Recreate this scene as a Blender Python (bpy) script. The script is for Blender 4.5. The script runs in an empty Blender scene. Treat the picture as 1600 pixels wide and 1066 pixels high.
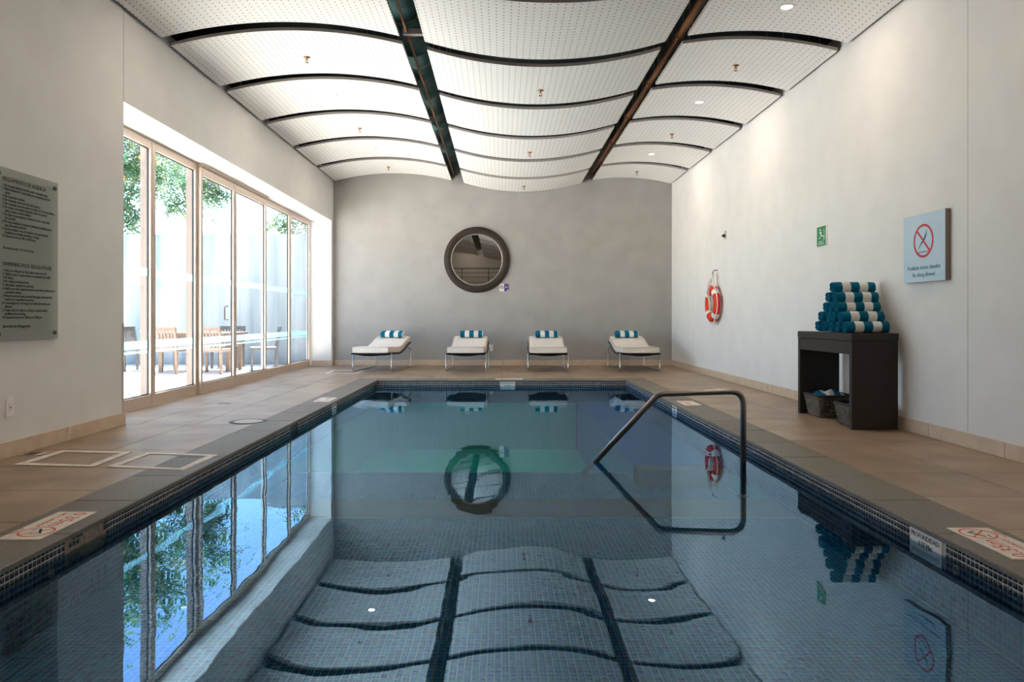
import bpy, bmesh, math, random
import numpy as np
from mathutils import Vector, Matrix, noise

random.seed(7)
rng = np.random.default_rng(7)
S = bpy.context.scene
COL = S.collection
PI = math.pi

# ------------------------------------------------------------------ camera
cam_d = bpy.data.cameras.new('camera')
cam = bpy.data.objects.new('camera', cam_d)
COL.objects.link(cam)
cam.location = (0, 0, 1.0)
cam.rotation_euler = (PI / 2, 0, 0)
cam_d.sensor_width = 36
cam_d.lens = 1120 / 1600 * 36
cam_d.shift_x = 17 / 1600
cam_d.shift_y = -36 / 1600
cam_d.clip_start = 0.02
S.camera = cam

# ------------------------------------------------------------------ sky, sun, exposure
world = bpy.data.worlds.new('sky')
S.world = world
world.use_nodes = True
wn = world.node_tree
wn.nodes.clear()
w_out = wn.nodes.new('ShaderNodeOutputWorld')
w_bg = wn.nodes.new('ShaderNodeBackground')
w_sky = wn.nodes.new('ShaderNodeTexSky')
w_sky.sky_type = 'NISHITA'
w_sky.sun_disc = False
w_sky.sun_elevation = math.radians(72)
w_sky.sun_rotation = math.radians(5)
w_sky.altitude = 1200
w_sky.ozone_density = 0.6
wn.links.new(w_sky.outputs[0], w_bg.inputs[0])
w_bg.inputs[1].default_value = 0.45
wn.links.new(w_bg.outputs[0], w_out.inputs[0])

sun_d = bpy.data.lights.new('sun', 'SUN')
sun = bpy.data.objects.new('sun', sun_d)
COL.objects.link(sun)
sun_d.energy = 26.0
sun_d.angle = math.radians(0.6)
sun_d.color = (1.0, 0.95, 0.87)
sun.rotation_euler = Vector((0.03, -0.26, -0.96)).to_track_quat('-Z', 'Y').to_euler()

# daylight portal in the window opening (guides sky sampling only)
por_d = bpy.data.lights.new('window_portal', 'AREA')
por = bpy.data.objects.new('window_portal', por_d)
COL.objects.link(por)
por_d.shape = 'RECTANGLE'
por_d.size, por_d.size_y = 3.1, 8.4
por_d.cycles.is_portal = True
por.location = (-4.15, 10.85, 1.5)
por.rotation_euler = (0, -PI / 2, 0)

S.view_settings.view_transform = 'Standard'
S.view_settings.look = 'None'
S.view_settings.gamma = 1.0
S.view_settings.use_curve_mapping = False
S.view_settings.exposure = 1.08
S.cycles.use_denoising = True
S.cycles.max_bounces = 10
S.cycles.diffuse_bounces = 6
S.cycles.glossy_bounces = 5
S.cycles.transparent_max_bounces = 24
S.cycles.sample_clamp_indirect = 6.0
S.cycles.caustics_reflective = True
S.cycles.blur_glossy = 0.5
S.cycles.caustics_refractive = False
DOWNLIGHT_W = 6.0


# ------------------------------------------------------------------ materials
def mat(name, col, rough=0.6, metal=0.0, spec=0.5, var=None, scale=8.0, bump=0.0, bscale=60.0,
        detail=4.0, stretch=None):
    """Principled material; var = second colour mixed in by noise, bump = fine relief."""
    m = bpy.data.materials.new(name)
    m.use_nodes = True
    nt = m.node_tree
    b = nt.nodes['Principled BSDF']
    b.inputs['Base Color'].default_value = (*col, 1)
    b.inputs['Roughness'].default_value = rough
    b.inputs['Metallic'].default_value = metal
    b.inputs['Specular IOR Level'].default_value = spec
    if var or bump:
        tc = nt.nodes.new('ShaderNodeTexCoord')
        mp = nt.nodes.new('ShaderNodeMapping')
        nt.links.new(tc.outputs['Object'], mp.inputs[0])
        if stretch:
            mp.inputs['Scale'].default_value = stretch
    if var:
        n = nt.nodes.new('ShaderNodeTexNoise')
        n.inputs['Scale'].default_value = scale
        n.inputs['Detail'].default_value = detail
        nt.links.new(mp.outputs[0], n.inputs['Vector'])
        r = nt.nodes.new('ShaderNodeValToRGB')
        r.color_ramp.elements[0].position = 0.34
        r.color_ramp.elements[1].position = 0.68
        r.color_ramp.elements[0].color = (*col, 1)
        r.color_ramp.elements[1].color = (*var, 1)
        nt.links.new(n.outputs[0], r.inputs[0])
        nt.links.new(r.outputs[0], b.inputs['Base Color'])
    if bump:
        n2 = nt.nodes.new('ShaderNodeTexNoise')
        n2.inputs['Scale'].default_value = bscale
        n2.inputs['Detail'].default_value = 3
        nt.links.new(mp.outputs[0], n2.inputs['Vector'])
        bp = nt.nodes.new('ShaderNodeBump')
        bp.inputs['Strength'].default_value = bump
        bp.inputs['Distance'].default_value = 0.01
        nt.links.new(n2.outputs[0], bp.inputs['Height'])
        nt.links.new(bp.outputs[0], b.inputs['Normal'])
    return m


def nodes_of(m):
    return m.node_tree.nodes, m.node_tree.links


M = {}
M['wall_white'] = mat('white_plaster', (0.75, 0.735, 0.715), 0.85, var=(0.71, 0.695, 0.675), scale=3, bump=0.10, bscale=90)
M['wall_grey'] = mat('grey_plaster', (0.375, 0.36, 0.345), 0.85, var=(0.34, 0.325, 0.31), scale=2.5, bump=0.12, bscale=80)
M['plenum'] = mat('black_plenum_paint', (0.012, 0.02, 0.022), 0.6, var=(0.02, 0.035, 0.036), scale=5)
M['panel_edge'] = mat('panel_edge_grey', (0.50, 0.46, 0.43), 0.7)
M['baseboard'] = mat('beige_stone_skirting', (0.56, 0.42, 0.30), 0.5, var=(0.64, 0.50, 0.37), scale=9, detail=6)
M['grout'] = mat('deck_grout', (0.22, 0.17, 0.125), 0.9)
M['coping'] = mat('grey_coping_stone', (0.19, 0.165, 0.13), 0.55, var=(0.13, 0.115, 0.095), scale=70, bump=0.25, bscale=160)
M['coping2'] = mat('grey_coping_stone_dark', (0.165, 0.14, 0.112), 0.55, var=(0.12, 0.105, 0.086), scale=60, bump=0.25, bscale=150)
M['mosaic_grout'] = mat('mosaic_grout', (0.10, 0.18, 0.18), 0.8, var=(0.07, 0.14, 0.145), scale=20)
M['mortar'] = mat('bare_mortar', (0.36, 0.28, 0.20), 0.95, var=(0.20, 0.16, 0.12), scale=40, bump=0.5, bscale=90)
M['nosing'] = mat('brown_step_nosing', (0.085, 0.062, 0.045), 0.7, var=(0.06, 0.045, 0.035), scale=20)
M['alu'] = mat('champagne_aluminium', (0.62, 0.50, 0.41), 0.38, metal=0.35)
M['fin_dark'] = mat('darkened_outer_fin', (0.17, 0.13, 0.105), 0.5)  # mullion colour darkened to offset the bright patio bounce on its outer faces
M['gasket'] = mat('dark_gasket', (0.03, 0.035, 0.04), 0.6)
M['steel'] = mat('brushed_steel', (0.30, 0.275, 0.25), 0.33, metal=1.0)
M['chrome'] = mat('chromed_steel', (0.62, 0.58, 0.53), 0.22, metal=1.0)
M['darkmetal'] = mat('dark_metal', (0.05, 0.045, 0.042), 0.45, metal=0.5)
M['cushion'] = mat('cream_canvas', (0.80, 0.73, 0.66), 0.95, var=(0.75, 0.68, 0.60), scale=14, bump=0.25, bscale=220)
M['piping'] = mat('beige_piping', (0.55, 0.47, 0.40), 0.9)
M['sling'] = mat('charcoal_sling', (0.05, 0.047, 0.045), 0.8, bump=0.3, bscale=300)
M['wood'] = mat('espresso_wood', (0.022, 0.017, 0.0145), 0.5, spec=0.3, var=(0.035, 0.027, 0.022), scale=10, bump=0.15, bscale=40, stretch=(6, 1, 6))
M['wicker'] = mat('dark_wicker', (0.045, 0.036, 0.03), 0.5, var=(0.20, 0.17, 0.14), scale=45)
M['orange'] = mat('orange_vinyl', (0.74, 0.035, 0.003), 0.5, spec=0.3, var=(0.66, 0.028, 0.002), scale=6)
M['rope'] = mat('white_rope', (0.80, 0.76, 0.70), 0.9, bump=0.4, bscale=250)
M['white'] = mat('white_plastic', (0.80, 0.78, 0.74), 0.45)
M['red'] = mat('red_print', (0.55, 0.02, 0.035), 0.5)
M['redplaque'] = mat('red_plaque_print', (0.62, 0.07, 0.03), 0.6)
M['blueprint'] = mat('blue_print', (0.012, 0.11, 0.22), 0.5)
M['black'] = mat('black_print', (0.02, 0.02, 0.022), 0.6)
M['signblue'] = mat('pale_blue_sign_face', (0.50, 0.64, 0.74), 0.45, var=(0.47, 0.61, 0.72), scale=5)
M['signside'] = mat('brown_sign_side', (0.24, 0.19, 0.165), 0.6)
M['green'] = mat('green_sign', (0.01, 0.25, 0.09), 0.45)
M['purple'] = mat('purple_print', (0.10, 0.045, 0.19), 0.5)
M['plaque'] = mat('white_depth_plaque', (0.72, 0.66, 0.58), 0.6, var=(0.62, 0.56, 0.49), scale=12)
M['tape'] = mat('white_floor_tape', (0.78, 0.72, 0.65), 0.7, var=(0.58, 0.52, 0.45), scale=18)
M['brass'] = mat('brass', (0.42, 0.22, 0.10), 0.4, metal=0.8)
M['duct'] = mat('dark_teal_duct', (0.16, 0.32, 0.32), 0.4, metal=0.3, var=(0.09, 0.20, 0.21), scale=8)
M['copper'] = mat('copper_pipe', (0.62, 0.27, 0.12), 0.4, metal=0.5)
M['wire'] = mat('thin_wire', (0.35, 0.32, 0.28), 0.5, metal=0.6)
M['lid'] = mat('skimmer_lid', (0.44, 0.37, 0.29), 0.6)
M['frame_brown'] = mat('bronze_woven_frame', (0.028, 0.020, 0.015), 0.5, spec=0.3, var=(0.085, 0.062, 0.047), scale=80)
M['patio'] = mat('pale_patio_paving', (0.74, 0.71, 0.67), 0.9, var=(0.68, 0.65, 0.61), scale=2)
M['bark'] = mat('tree_bark', (0.20, 0.14, 0.10), 0.9, var=(0.30, 0.24, 0.19), scale=12)
M['teak'] = mat('weathered_teak', (0.12, 0.08, 0.06), 0.7, var=(0.17, 0.12, 0.09), scale=14, stretch=(1, 1, 6))
M['teakdark'] = mat('dark_teak', (0.05, 0.047, 0.05), 0.7, var=(0.07, 0.065, 0.066), scale=14)
M['blossom'] = mat('yellow_blossom', (0.85, 0.47, 0.10), 0.8)
M['gallery'] = mat('gallery_grey', (0.48, 0.475, 0.465), 0.8)


def mirror_mat():
    m = mat('mirror_glass', (0.62, 0.61, 0.58), 0.02, metal=1.0)
    return m


M['mirror'] = mirror_mat()


def deck_mat():
    m = bpy.data.materials.new('beige_deck_stone')
    m.use_nodes = True
    N, L = nodes_of(m)
    b = N['Principled BSDF']
    g = N.new('ShaderNodeNewGeometry')
    n1 = N.new('ShaderNodeTexNoise'); n1.inputs['Scale'].default_value = 2.3; n1.inputs['Detail'].default_value = 8
    n2 = N.new('ShaderNodeTexNoise'); n2.inputs['Scale'].default_value = 26; n2.inputs['Detail'].default_value = 6
    L.new(g.outputs['Position'], n1.inputs['Vector'])
    L.new(g.outputs['Position'], n2.inputs['Vector'])
    oi = N.new('ShaderNodeObjectInfo')
    mx = N.new('ShaderNodeMath'); mx.operation = 'MULTIPLY_ADD'
    mx.inputs[1].default_value = 0.45
    L.new(n2.outputs[0], mx.inputs[0])
    L.new(n1.outputs[0], mx.inputs[2])
    m2 = N.new('ShaderNodeMath'); m2.operation = 'MULTIPLY_ADD'
    m2.inputs[1].default_value = 0.16
    L.new(oi.outputs['Random'], m2.inputs[0]); L.new(mx.outputs[0], m2.inputs[2])
    r = N.new('ShaderNodeValToRGB')
    e = r.color_ramp.elements
    e[0].position = 0.52; e[0].color = (0.20, 0.138, 0.088, 1)
    e[1].position = 1.0; e[1].color = (0.37, 0.268, 0.178, 1)
    k = e.new(0.76); k.color = (0.285, 0.20, 0.128, 1)
    L.new(m2.outputs[0], r.inputs[0])
    L.new(r.outputs[0], b.inputs['Base Color'])
    rr = N.new('ShaderNodeMapRange')
    rr.inputs[3].default_value = 0.30; rr.inputs[4].default_value = 0.52
    L.new(n2.outputs[0], rr.inputs[0]); L.new(rr.outputs[0], b.inputs['Roughness'])
    bp = N.new('ShaderNodeBump'); bp.inputs['Strength'].default_value = 0.12; bp.inputs['Distance'].default_value = 0.004
    L.new(n2.outputs[0], bp.inputs['Height']); L.new(bp.outputs[0], b.inputs['Normal'])
    return m


M['deck'] = deck_mat()


def panel_mat():
    m = bpy.data.materials.new('perforated_white_panel')
    m.use_nodes = True
    N, L = nodes_of(m)
    b = N['Principled BSDF']
    b.inputs['Roughness'].default_value = 0.8
    tc = N.new('ShaderNodeTexCoord')
    sc = N.new('ShaderNodeVectorMath'); sc.operation = 'MULTIPLY'
    sc.inputs[1].default_value = (1 / 0.066, 1 / 0.066, 0)
    L.new(tc.outputs['Object'], sc.inputs[0])
    fr = N.new('ShaderNodeVectorMath'); fr.operation = 'FRACTION'
    L.new(sc.outputs[0], fr.inputs[0])
    sb = N.new('ShaderNodeVectorMath'); sb.operation = 'SUBTRACT'
    sb.inputs[1].default_value = (0.5, 0.5, 0)
    L.new(fr.outputs[0], sb.inputs[0])
    ln = N.new('ShaderNodeVectorMath'); ln.operation = 'LENGTH'
    L.new(sb.outputs[0], ln.inputs[0])
    lt = N.new('ShaderNodeMath'); lt.operation = 'LESS_THAN'; lt.inputs[1].default_value = 0.105
    L.new(ln.outputs['Value'], lt.inputs[0])
    mx = N.new('ShaderNodeMix'); mx.data_type = 'RGBA'
    mx.inputs['A'].default_value = (0.90, 0.88, 0.86, 1)
    mx.inputs['B'].default_value = (0.06, 0.055, 0.05, 1)
    L.new(lt.outputs[0], mx.inputs['Factor'])
    L.new(mx.outputs['Result'], b.inputs['Base Color'])
    return m


M['panel'] = panel_mat()


def mosaic_mat(name, stops):
    m = bpy.data.materials.new(name)
    m.use_nodes = True
    N, L = nodes_of(m)
    b = N['Principled BSDF']
    b.inputs['Roughness'].default_value = 0.25
    a = N.new('ShaderNodeAttribute'); a.attribute_name = 'tint'
    g = N.new('ShaderNodeNewGeometry')
    n1 = N.new('ShaderNodeTexNoise'); n1.inputs['Scale'].default_value = 2.6; n1.inputs['Detail'].default_value = 5
    L.new(g.outputs['Position'], n1.inputs['Vector'])
    md = N.new('ShaderNodeMath'); md.operation = 'MULTIPLY_ADD'; md.inputs[1].default_value = 0.62
    L.new(a.outputs['Fac'], md.inputs[0])
    ms = N.new('ShaderNodeMath'); ms.operation = 'MULTIPLY_ADD'; ms.inputs[1].default_value = 0.75; ms.inputs[2].default_value = -0.18
    L.new(n1.outputs[0], ms.inputs[0]); L.new(ms.outputs[0], md.inputs[2])
    r = N.new('ShaderNodeValToRGB')
    e = r.color_ramp.elements
    e[0].position = stops[0][0]; e[0].color = (*stops[0][1], 1)
    e[1].position = stops[-1][0]; e[1].color = (*stops[-1][1], 1)
    for p, c in stops[1:-1]:
        k = e.new(p); k.color = (*c, 1)
    L.new(md.outputs[0], r.inputs[0])
    L.new(r.outputs[0], b.inputs['Base Color'])
    return m


M['mosaic'] = mosaic_mat('blue_glass_mosaic', [(0.1, (0.003, 0.050, 0.19)), (0.35, (0.003, 0.095, 0.26)), (0.55, (0.002, 0.155, 0.25)), (0.75, (0.050, 0.050, 0.21)), (0.95, (0.003, 0.20, 0.23))])
M['waterline'] = mosaic_mat('navy_waterline_mosaic', [(0.1, (0.008, 0.014, 0.028)), (0.35, (0.010, 0.028, 0.060)), (0.55, (0.012, 0.035, 0.075)), (0.75, (0.020, 0.024, 0.042)), (0.95, (0.016, 0.060, 0.085))])
M['light_grout'] = mat('pale_waterline_grout', (0.56, 0.51, 0.43), 0.8, var=(0.42, 0.37, 0.30), scale=14)


def deep_mat(name, c1, c2, grout):
    m = bpy.data.materials.new(name)
    m.use_nodes = True
    N, L = nodes_of(m)
    b = N['Principled BSDF']
    b.inputs['Roughness'].default_value = 0.3
    g = N.new('ShaderNodeNewGeometry')
    br = N.new('ShaderNodeTexBrick')
    br.offset = 0.0
    br.inputs['Scale'].default_value = 1.0
    br.inputs['Brick Width'].default_value = 0.0286
    br.inputs['Row Height'].default_value = 0.0286
    br.inputs['Mortar Size'].default_value = 0.0011
    br.inputs['Color1'].default_value = (*c1, 1)
    br.inputs['Color2'].default_value = (*c2, 1)
    br.inputs['Mortar'].default_value = (*grout, 1)
    L.new(g.outputs['Position'], br.inputs['Vector'])
    L.new(br.outputs[0], b.inputs['Base Color'])
    return m


M['deep'] = deep_mat('sea_green_deep_tiles', (0.006, 0.42, 0.32), (0.01, 0.46, 0.35), (0.02, 0.49, 0.375))
M['ledge'] = deep_mat('deep_blue_ledge_tiles', (0.001, 0.05, 0.32), (0.002, 0.06, 0.36), (0.004, 0.075, 0.40))


def water_mat():
    m = bpy.data.materials.new('pool_water')
    m.use_nodes = True
    N, L = nodes_of(m)
    N.clear()
    out = N.new('ShaderNodeOutputMaterial')
    mixs = N.new('ShaderNodeMixShader')
    tr = N.new('ShaderNodeBsdfTransparent'); tr.inputs[0].default_value = (0.72, 0.92, 0.97, 1)
    gl = N.new('ShaderNodeBsdfAnisotropic'); gl.inputs['Roughness'].default_value = 0.0
    gl.inputs['Color'].default_value = (0.47, 0.73, 1.0, 1)
    fr = N.new('ShaderNodeFresnel'); fr.inputs['IOR'].default_value = 1.55
    g = N.new('ShaderNodeNewGeometry')
    mp = N.new('ShaderNodeMapping'); mp.inputs['Scale'].default_value = (0.8, 1.35, 1)
    L.new(g.outputs['Position'], mp.inputs[0])
    n1 = N.new('ShaderNodeTexNoise'); n1.inputs['Scale'].default_value = 1.5; n1.inputs['Detail'].default_value = 2.0
    n1.inputs['Roughness'].default_value = 0.45
    n2 = N.new('ShaderNodeTexNoise'); n2.inputs['Scale'].default_value = 7.0; n2.inputs['Detail'].default_value = 2.0
    L.new(mp.outputs[0], n1.inputs['Vector']); L.new(mp.outputs[0], n2.inputs['Vector'])
    ad = N.new('ShaderNodeMath'); ad.operation = 'MULTIPLY_ADD'; ad.inputs[1].default_value = 0.02
    L.new(n2.outputs[0], ad.inputs[0]); L.new(n1.outputs[0], ad.inputs[2])
    bp = N.new('ShaderNodeBump'); bp.inputs['Strength'].default_value = 1.0; bp.inputs['Distance'].default_value = 0.0021
    L.new(ad.outputs[0], bp.inputs['Height'])
    L.new(bp.outputs[0], gl.inputs['Normal'])
    L.new(bp.outputs[0], fr.inputs['Normal'])
    sf = N.new('ShaderNodeMath'); sf.operation = 'MULTIPLY_ADD'; sf.inputs[1].default_value = 0.80; sf.inputs[2].default_value = 0.105
    L.new(fr.outputs[0], sf.inputs[0])
    L.new(sf.outputs[0], mixs.inputs[0])
    L.new(tr.outputs[0], mixs.inputs[1]); L.new(gl.outputs[0], mixs.inputs[2])
    L.new(mixs.outputs[0], out.inputs[0])
    return m


M['water'] = water_mat()


def glass_mat(name, tint=(0.93, 0.97, 0.97), ior=1.45):
    m = bpy.data.materials.new(name)
    m.use_nodes = True
    N, L = nodes_of(m)
    N.clear()
    out = N.new('ShaderNodeOutputMaterial')
    mixs = N.new('ShaderNodeMixShader')
    tr = N.new('ShaderNodeBsdfTransparent'); tr.inputs[0].default_value = (*tint, 1)
    gl = N.new('ShaderNodeBsdfAnisotropic'); gl.inputs['Roughness'].default_value = 0.0
    fr = N.new('ShaderNodeFresnel'); fr.inputs['IOR'].default_value = ior
    L.new(fr.outputs[0], mixs.inputs[0])
    L.new(tr.outputs[0], mixs.inputs[1]); L.new(gl.outputs[0], mixs.inputs[2])
    L.new(mixs.outputs[0], out.inputs[0])
    return m


M['glass'] = glass_mat('window_glass')
M['acrylic'] = None


def frost_mat(name, col, clear, tint):
    m = bpy.data.materials.new(name)
    m.use_nodes = True
    N, L = nodes_of(m)
    N.clear()
    out = N.new('ShaderNodeOutputMaterial')
    a = N.new('ShaderNodeMixShader'); b = N.new('ShaderNodeMixShader')
    tr = N.new('ShaderNodeBsdfTransparent'); tr.inputs[0].default_value = (*tint, 1)
    df = N.new('ShaderNodeBsdfDiffuse'); df.inputs[0].default_value = (*col, 1)
    tl = N.new('ShaderNodeBsdfTranslucent'); tl.inputs[0].default_value = (*col, 1)
    a.inputs[0].default_value = 0.5
    L.new(df.outputs[0], a.inputs[1]); L.new(tl.outputs[0], a.inputs[2])
    b.inputs[0].default_value = clear
    L.new(a.outputs[0], b.inputs[1]); L.new(tr.outputs[0], b.inputs[2])
    L.new(b.outputs[0], out.inputs[0])
    return m


M['frost'] = frost_mat('frosted_blue_band', (0.68, 0.93, 0.97), 0.74, (0.86, 0.97, 1.0))
M['acrylic'] = frost_mat('greenish_acrylic_plate', (0.56, 0.57, 0.535), 0.42, (0.92, 0.96, 0.93))


def leaf_mat(name, c1, c2):
    m = bpy.data.materials.new(name)
    m.use_nodes = True
    N, L = nodes_of(m)
    N.clear()
    out = N.new('ShaderNodeOutputMaterial')
    a = N.new('ShaderNodeMixShader'); a.inputs[0].default_value = 0.4
    df = N.new('ShaderNodeBsdfDiffuse'); tl = N.new('ShaderNodeBsdfTranslucent')
    at = N.new('ShaderNodeAttribute'); at.attribute_name = 'tint'
    r = N.new('ShaderNodeValToRGB')
    r.color_ramp.elements[0].color = (*c1, 1); r.color_ramp.elements[1].color = (*c2, 1)
    L.new(at.outputs['Fac'], r.inputs[0])
    L.new(r.outputs[0], df.inputs[0]); L.new(r.outputs[0], tl.inputs[0])
    L.new(df.outputs[0], a.inputs[1]); L.new(tl.outputs[0], a.inputs[2])
    L.new(a.outputs[0], out.inputs[0])
    return m


M['leaf'] = leaf_mat('green_leaves', (0.025, 0.11, 0.06), (0.19, 0.27, 0.13))


def stripe_mat(name, axis, length, n_pairs=5, edge=0.0):
    """Teal and white towel stripes across the given object axis (0..length)."""
    m = bpy.data.materials.new(name)
    m.use_nodes = True
    N, L = nodes_of(m)
    b = N['Principled BSDF']
    b.inputs['Roughness'].default_value = 0.95
    b.inputs['Specular IOR Level'].default_value = 0.1
    tc = N.new('ShaderNodeTexCoord')
    sp = N.new('ShaderNodeSeparateXYZ')
    L.new(tc.outputs['Object'], sp.inputs[0])
    nz = N.new('ShaderNodeTexNoise'); nz.inputs['Scale'].default_value = 18
    L.new(tc.outputs['Object'], nz.inputs['Vector'])
    dv = N.new('ShaderNodeMath'); dv.operation = 'DIVIDE'; dv.inputs[1].default_value = length
    L.new(sp.outputs[axis], dv.inputs[0])
    wb = N.new('ShaderNodeMath'); wb.operation = 'MULTIPLY_ADD'; wb.inputs[1].default_value = 0.02
    L.new(nz.outputs[0], wb.inputs[0]); L.new(dv.outputs[0], wb.inputs[2])
    r = N.new('ShaderNodeValToRGB')
    r.color_ramp.interpolation = 'CONSTANT'
    teal = (0.004, 0.125, 0.21, 1); white = (0.74, 0.74, 0.70, 1)
    e = r.color_ramp.elements
    e[0].position = 0; e[0].color = teal
    e[1].position = 0.985; e[1].color = white
    for i in range(1, n_pairs):
        k = e.new(i / n_pairs + 0.01)
        k.color = white if i % 2 else teal
    L.new(wb.outputs[0], r.inputs[0])
    L.new(r.outputs[0], b.inputs['Base Color'])
    bn = N.new('ShaderNodeTexNoise'); bn.inputs['Scale'].default_value = 260
    L.new(tc.outputs['Object'], bn.inputs['Vector'])
    bp = N.new('ShaderNodeBump'); bp.inputs['Strength'].default_value = 0.5; bp.inputs['Distance'].default_value = 0.006
    L.new(bn.outputs[0], bp.inputs['Height']); L.new(bp.outputs[0], b.inputs['Normal'])
    return m


M['roll'] = stripe_mat('striped_roll_towel', 'X', 0.40)
M['fold'] = stripe_mat('striped_folded_towel', 'X', 0.45)
M['tealcloth'] = mat('teal_towel_cloth', (0.006, 0.18, 0.205), 0.95, bump=0.4, bscale=200)


def concrete_wall():
    m = bpy.data.materials.new('stained_pale_concrete')
    m.use_nodes = True
    N, L = nodes_of(m)
    b = N['Principled BSDF']
    b.inputs['Roughness'].default_value = 0.9
    g = N.new('ShaderNodeNewGeometry')
    mp = N.new('ShaderNodeMapping'); mp.inputs['Scale'].default_value = (3.2, 1, 0.22)
    L.new(g.outputs['Position'], mp.inputs[0])
    n = N.new('ShaderNodeTexNoise'); n.inputs['Scale'].default_value = 1.0; n.inputs['Detail'].default_value = 5
    L.new(mp.outputs[0], n.inputs['Vector'])
    r = N.new('ShaderNodeValToRGB')
    r.color_ramp.elements[0].position = 0.36; r.color_ramp.elements[0].color = (0.13, 0.175, 0.20, 1)
    r.color_ramp.elements[1].position = 0.62; r.color_ramp.elements[1].color = (0.25, 0.28, 0.295, 1)
    L.new(n.outputs[0], r.inputs[0]); L.new(r.outputs[0], b.inputs['Base Color'])
    return m


M['concrete'] = concrete_wall()


def emit_mat(name, col, s):
    m = bpy.data.materials.new(name)
    m.use_nodes = True
    N, L = nodes_of(m)
    b = N['Principled BSDF']
    b.inputs['Base Color'].default_value = (0.8, 0.75, 0.7, 1)
    b.inputs['Emission Color'].default_value = (*col, 1)
    b.inputs['Emission Strength'].default_value = s
    return m


M['lamp'] = emit_mat('lit_lamp_disc', (1.0, 0.80, 0.60), 6.0)


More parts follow.
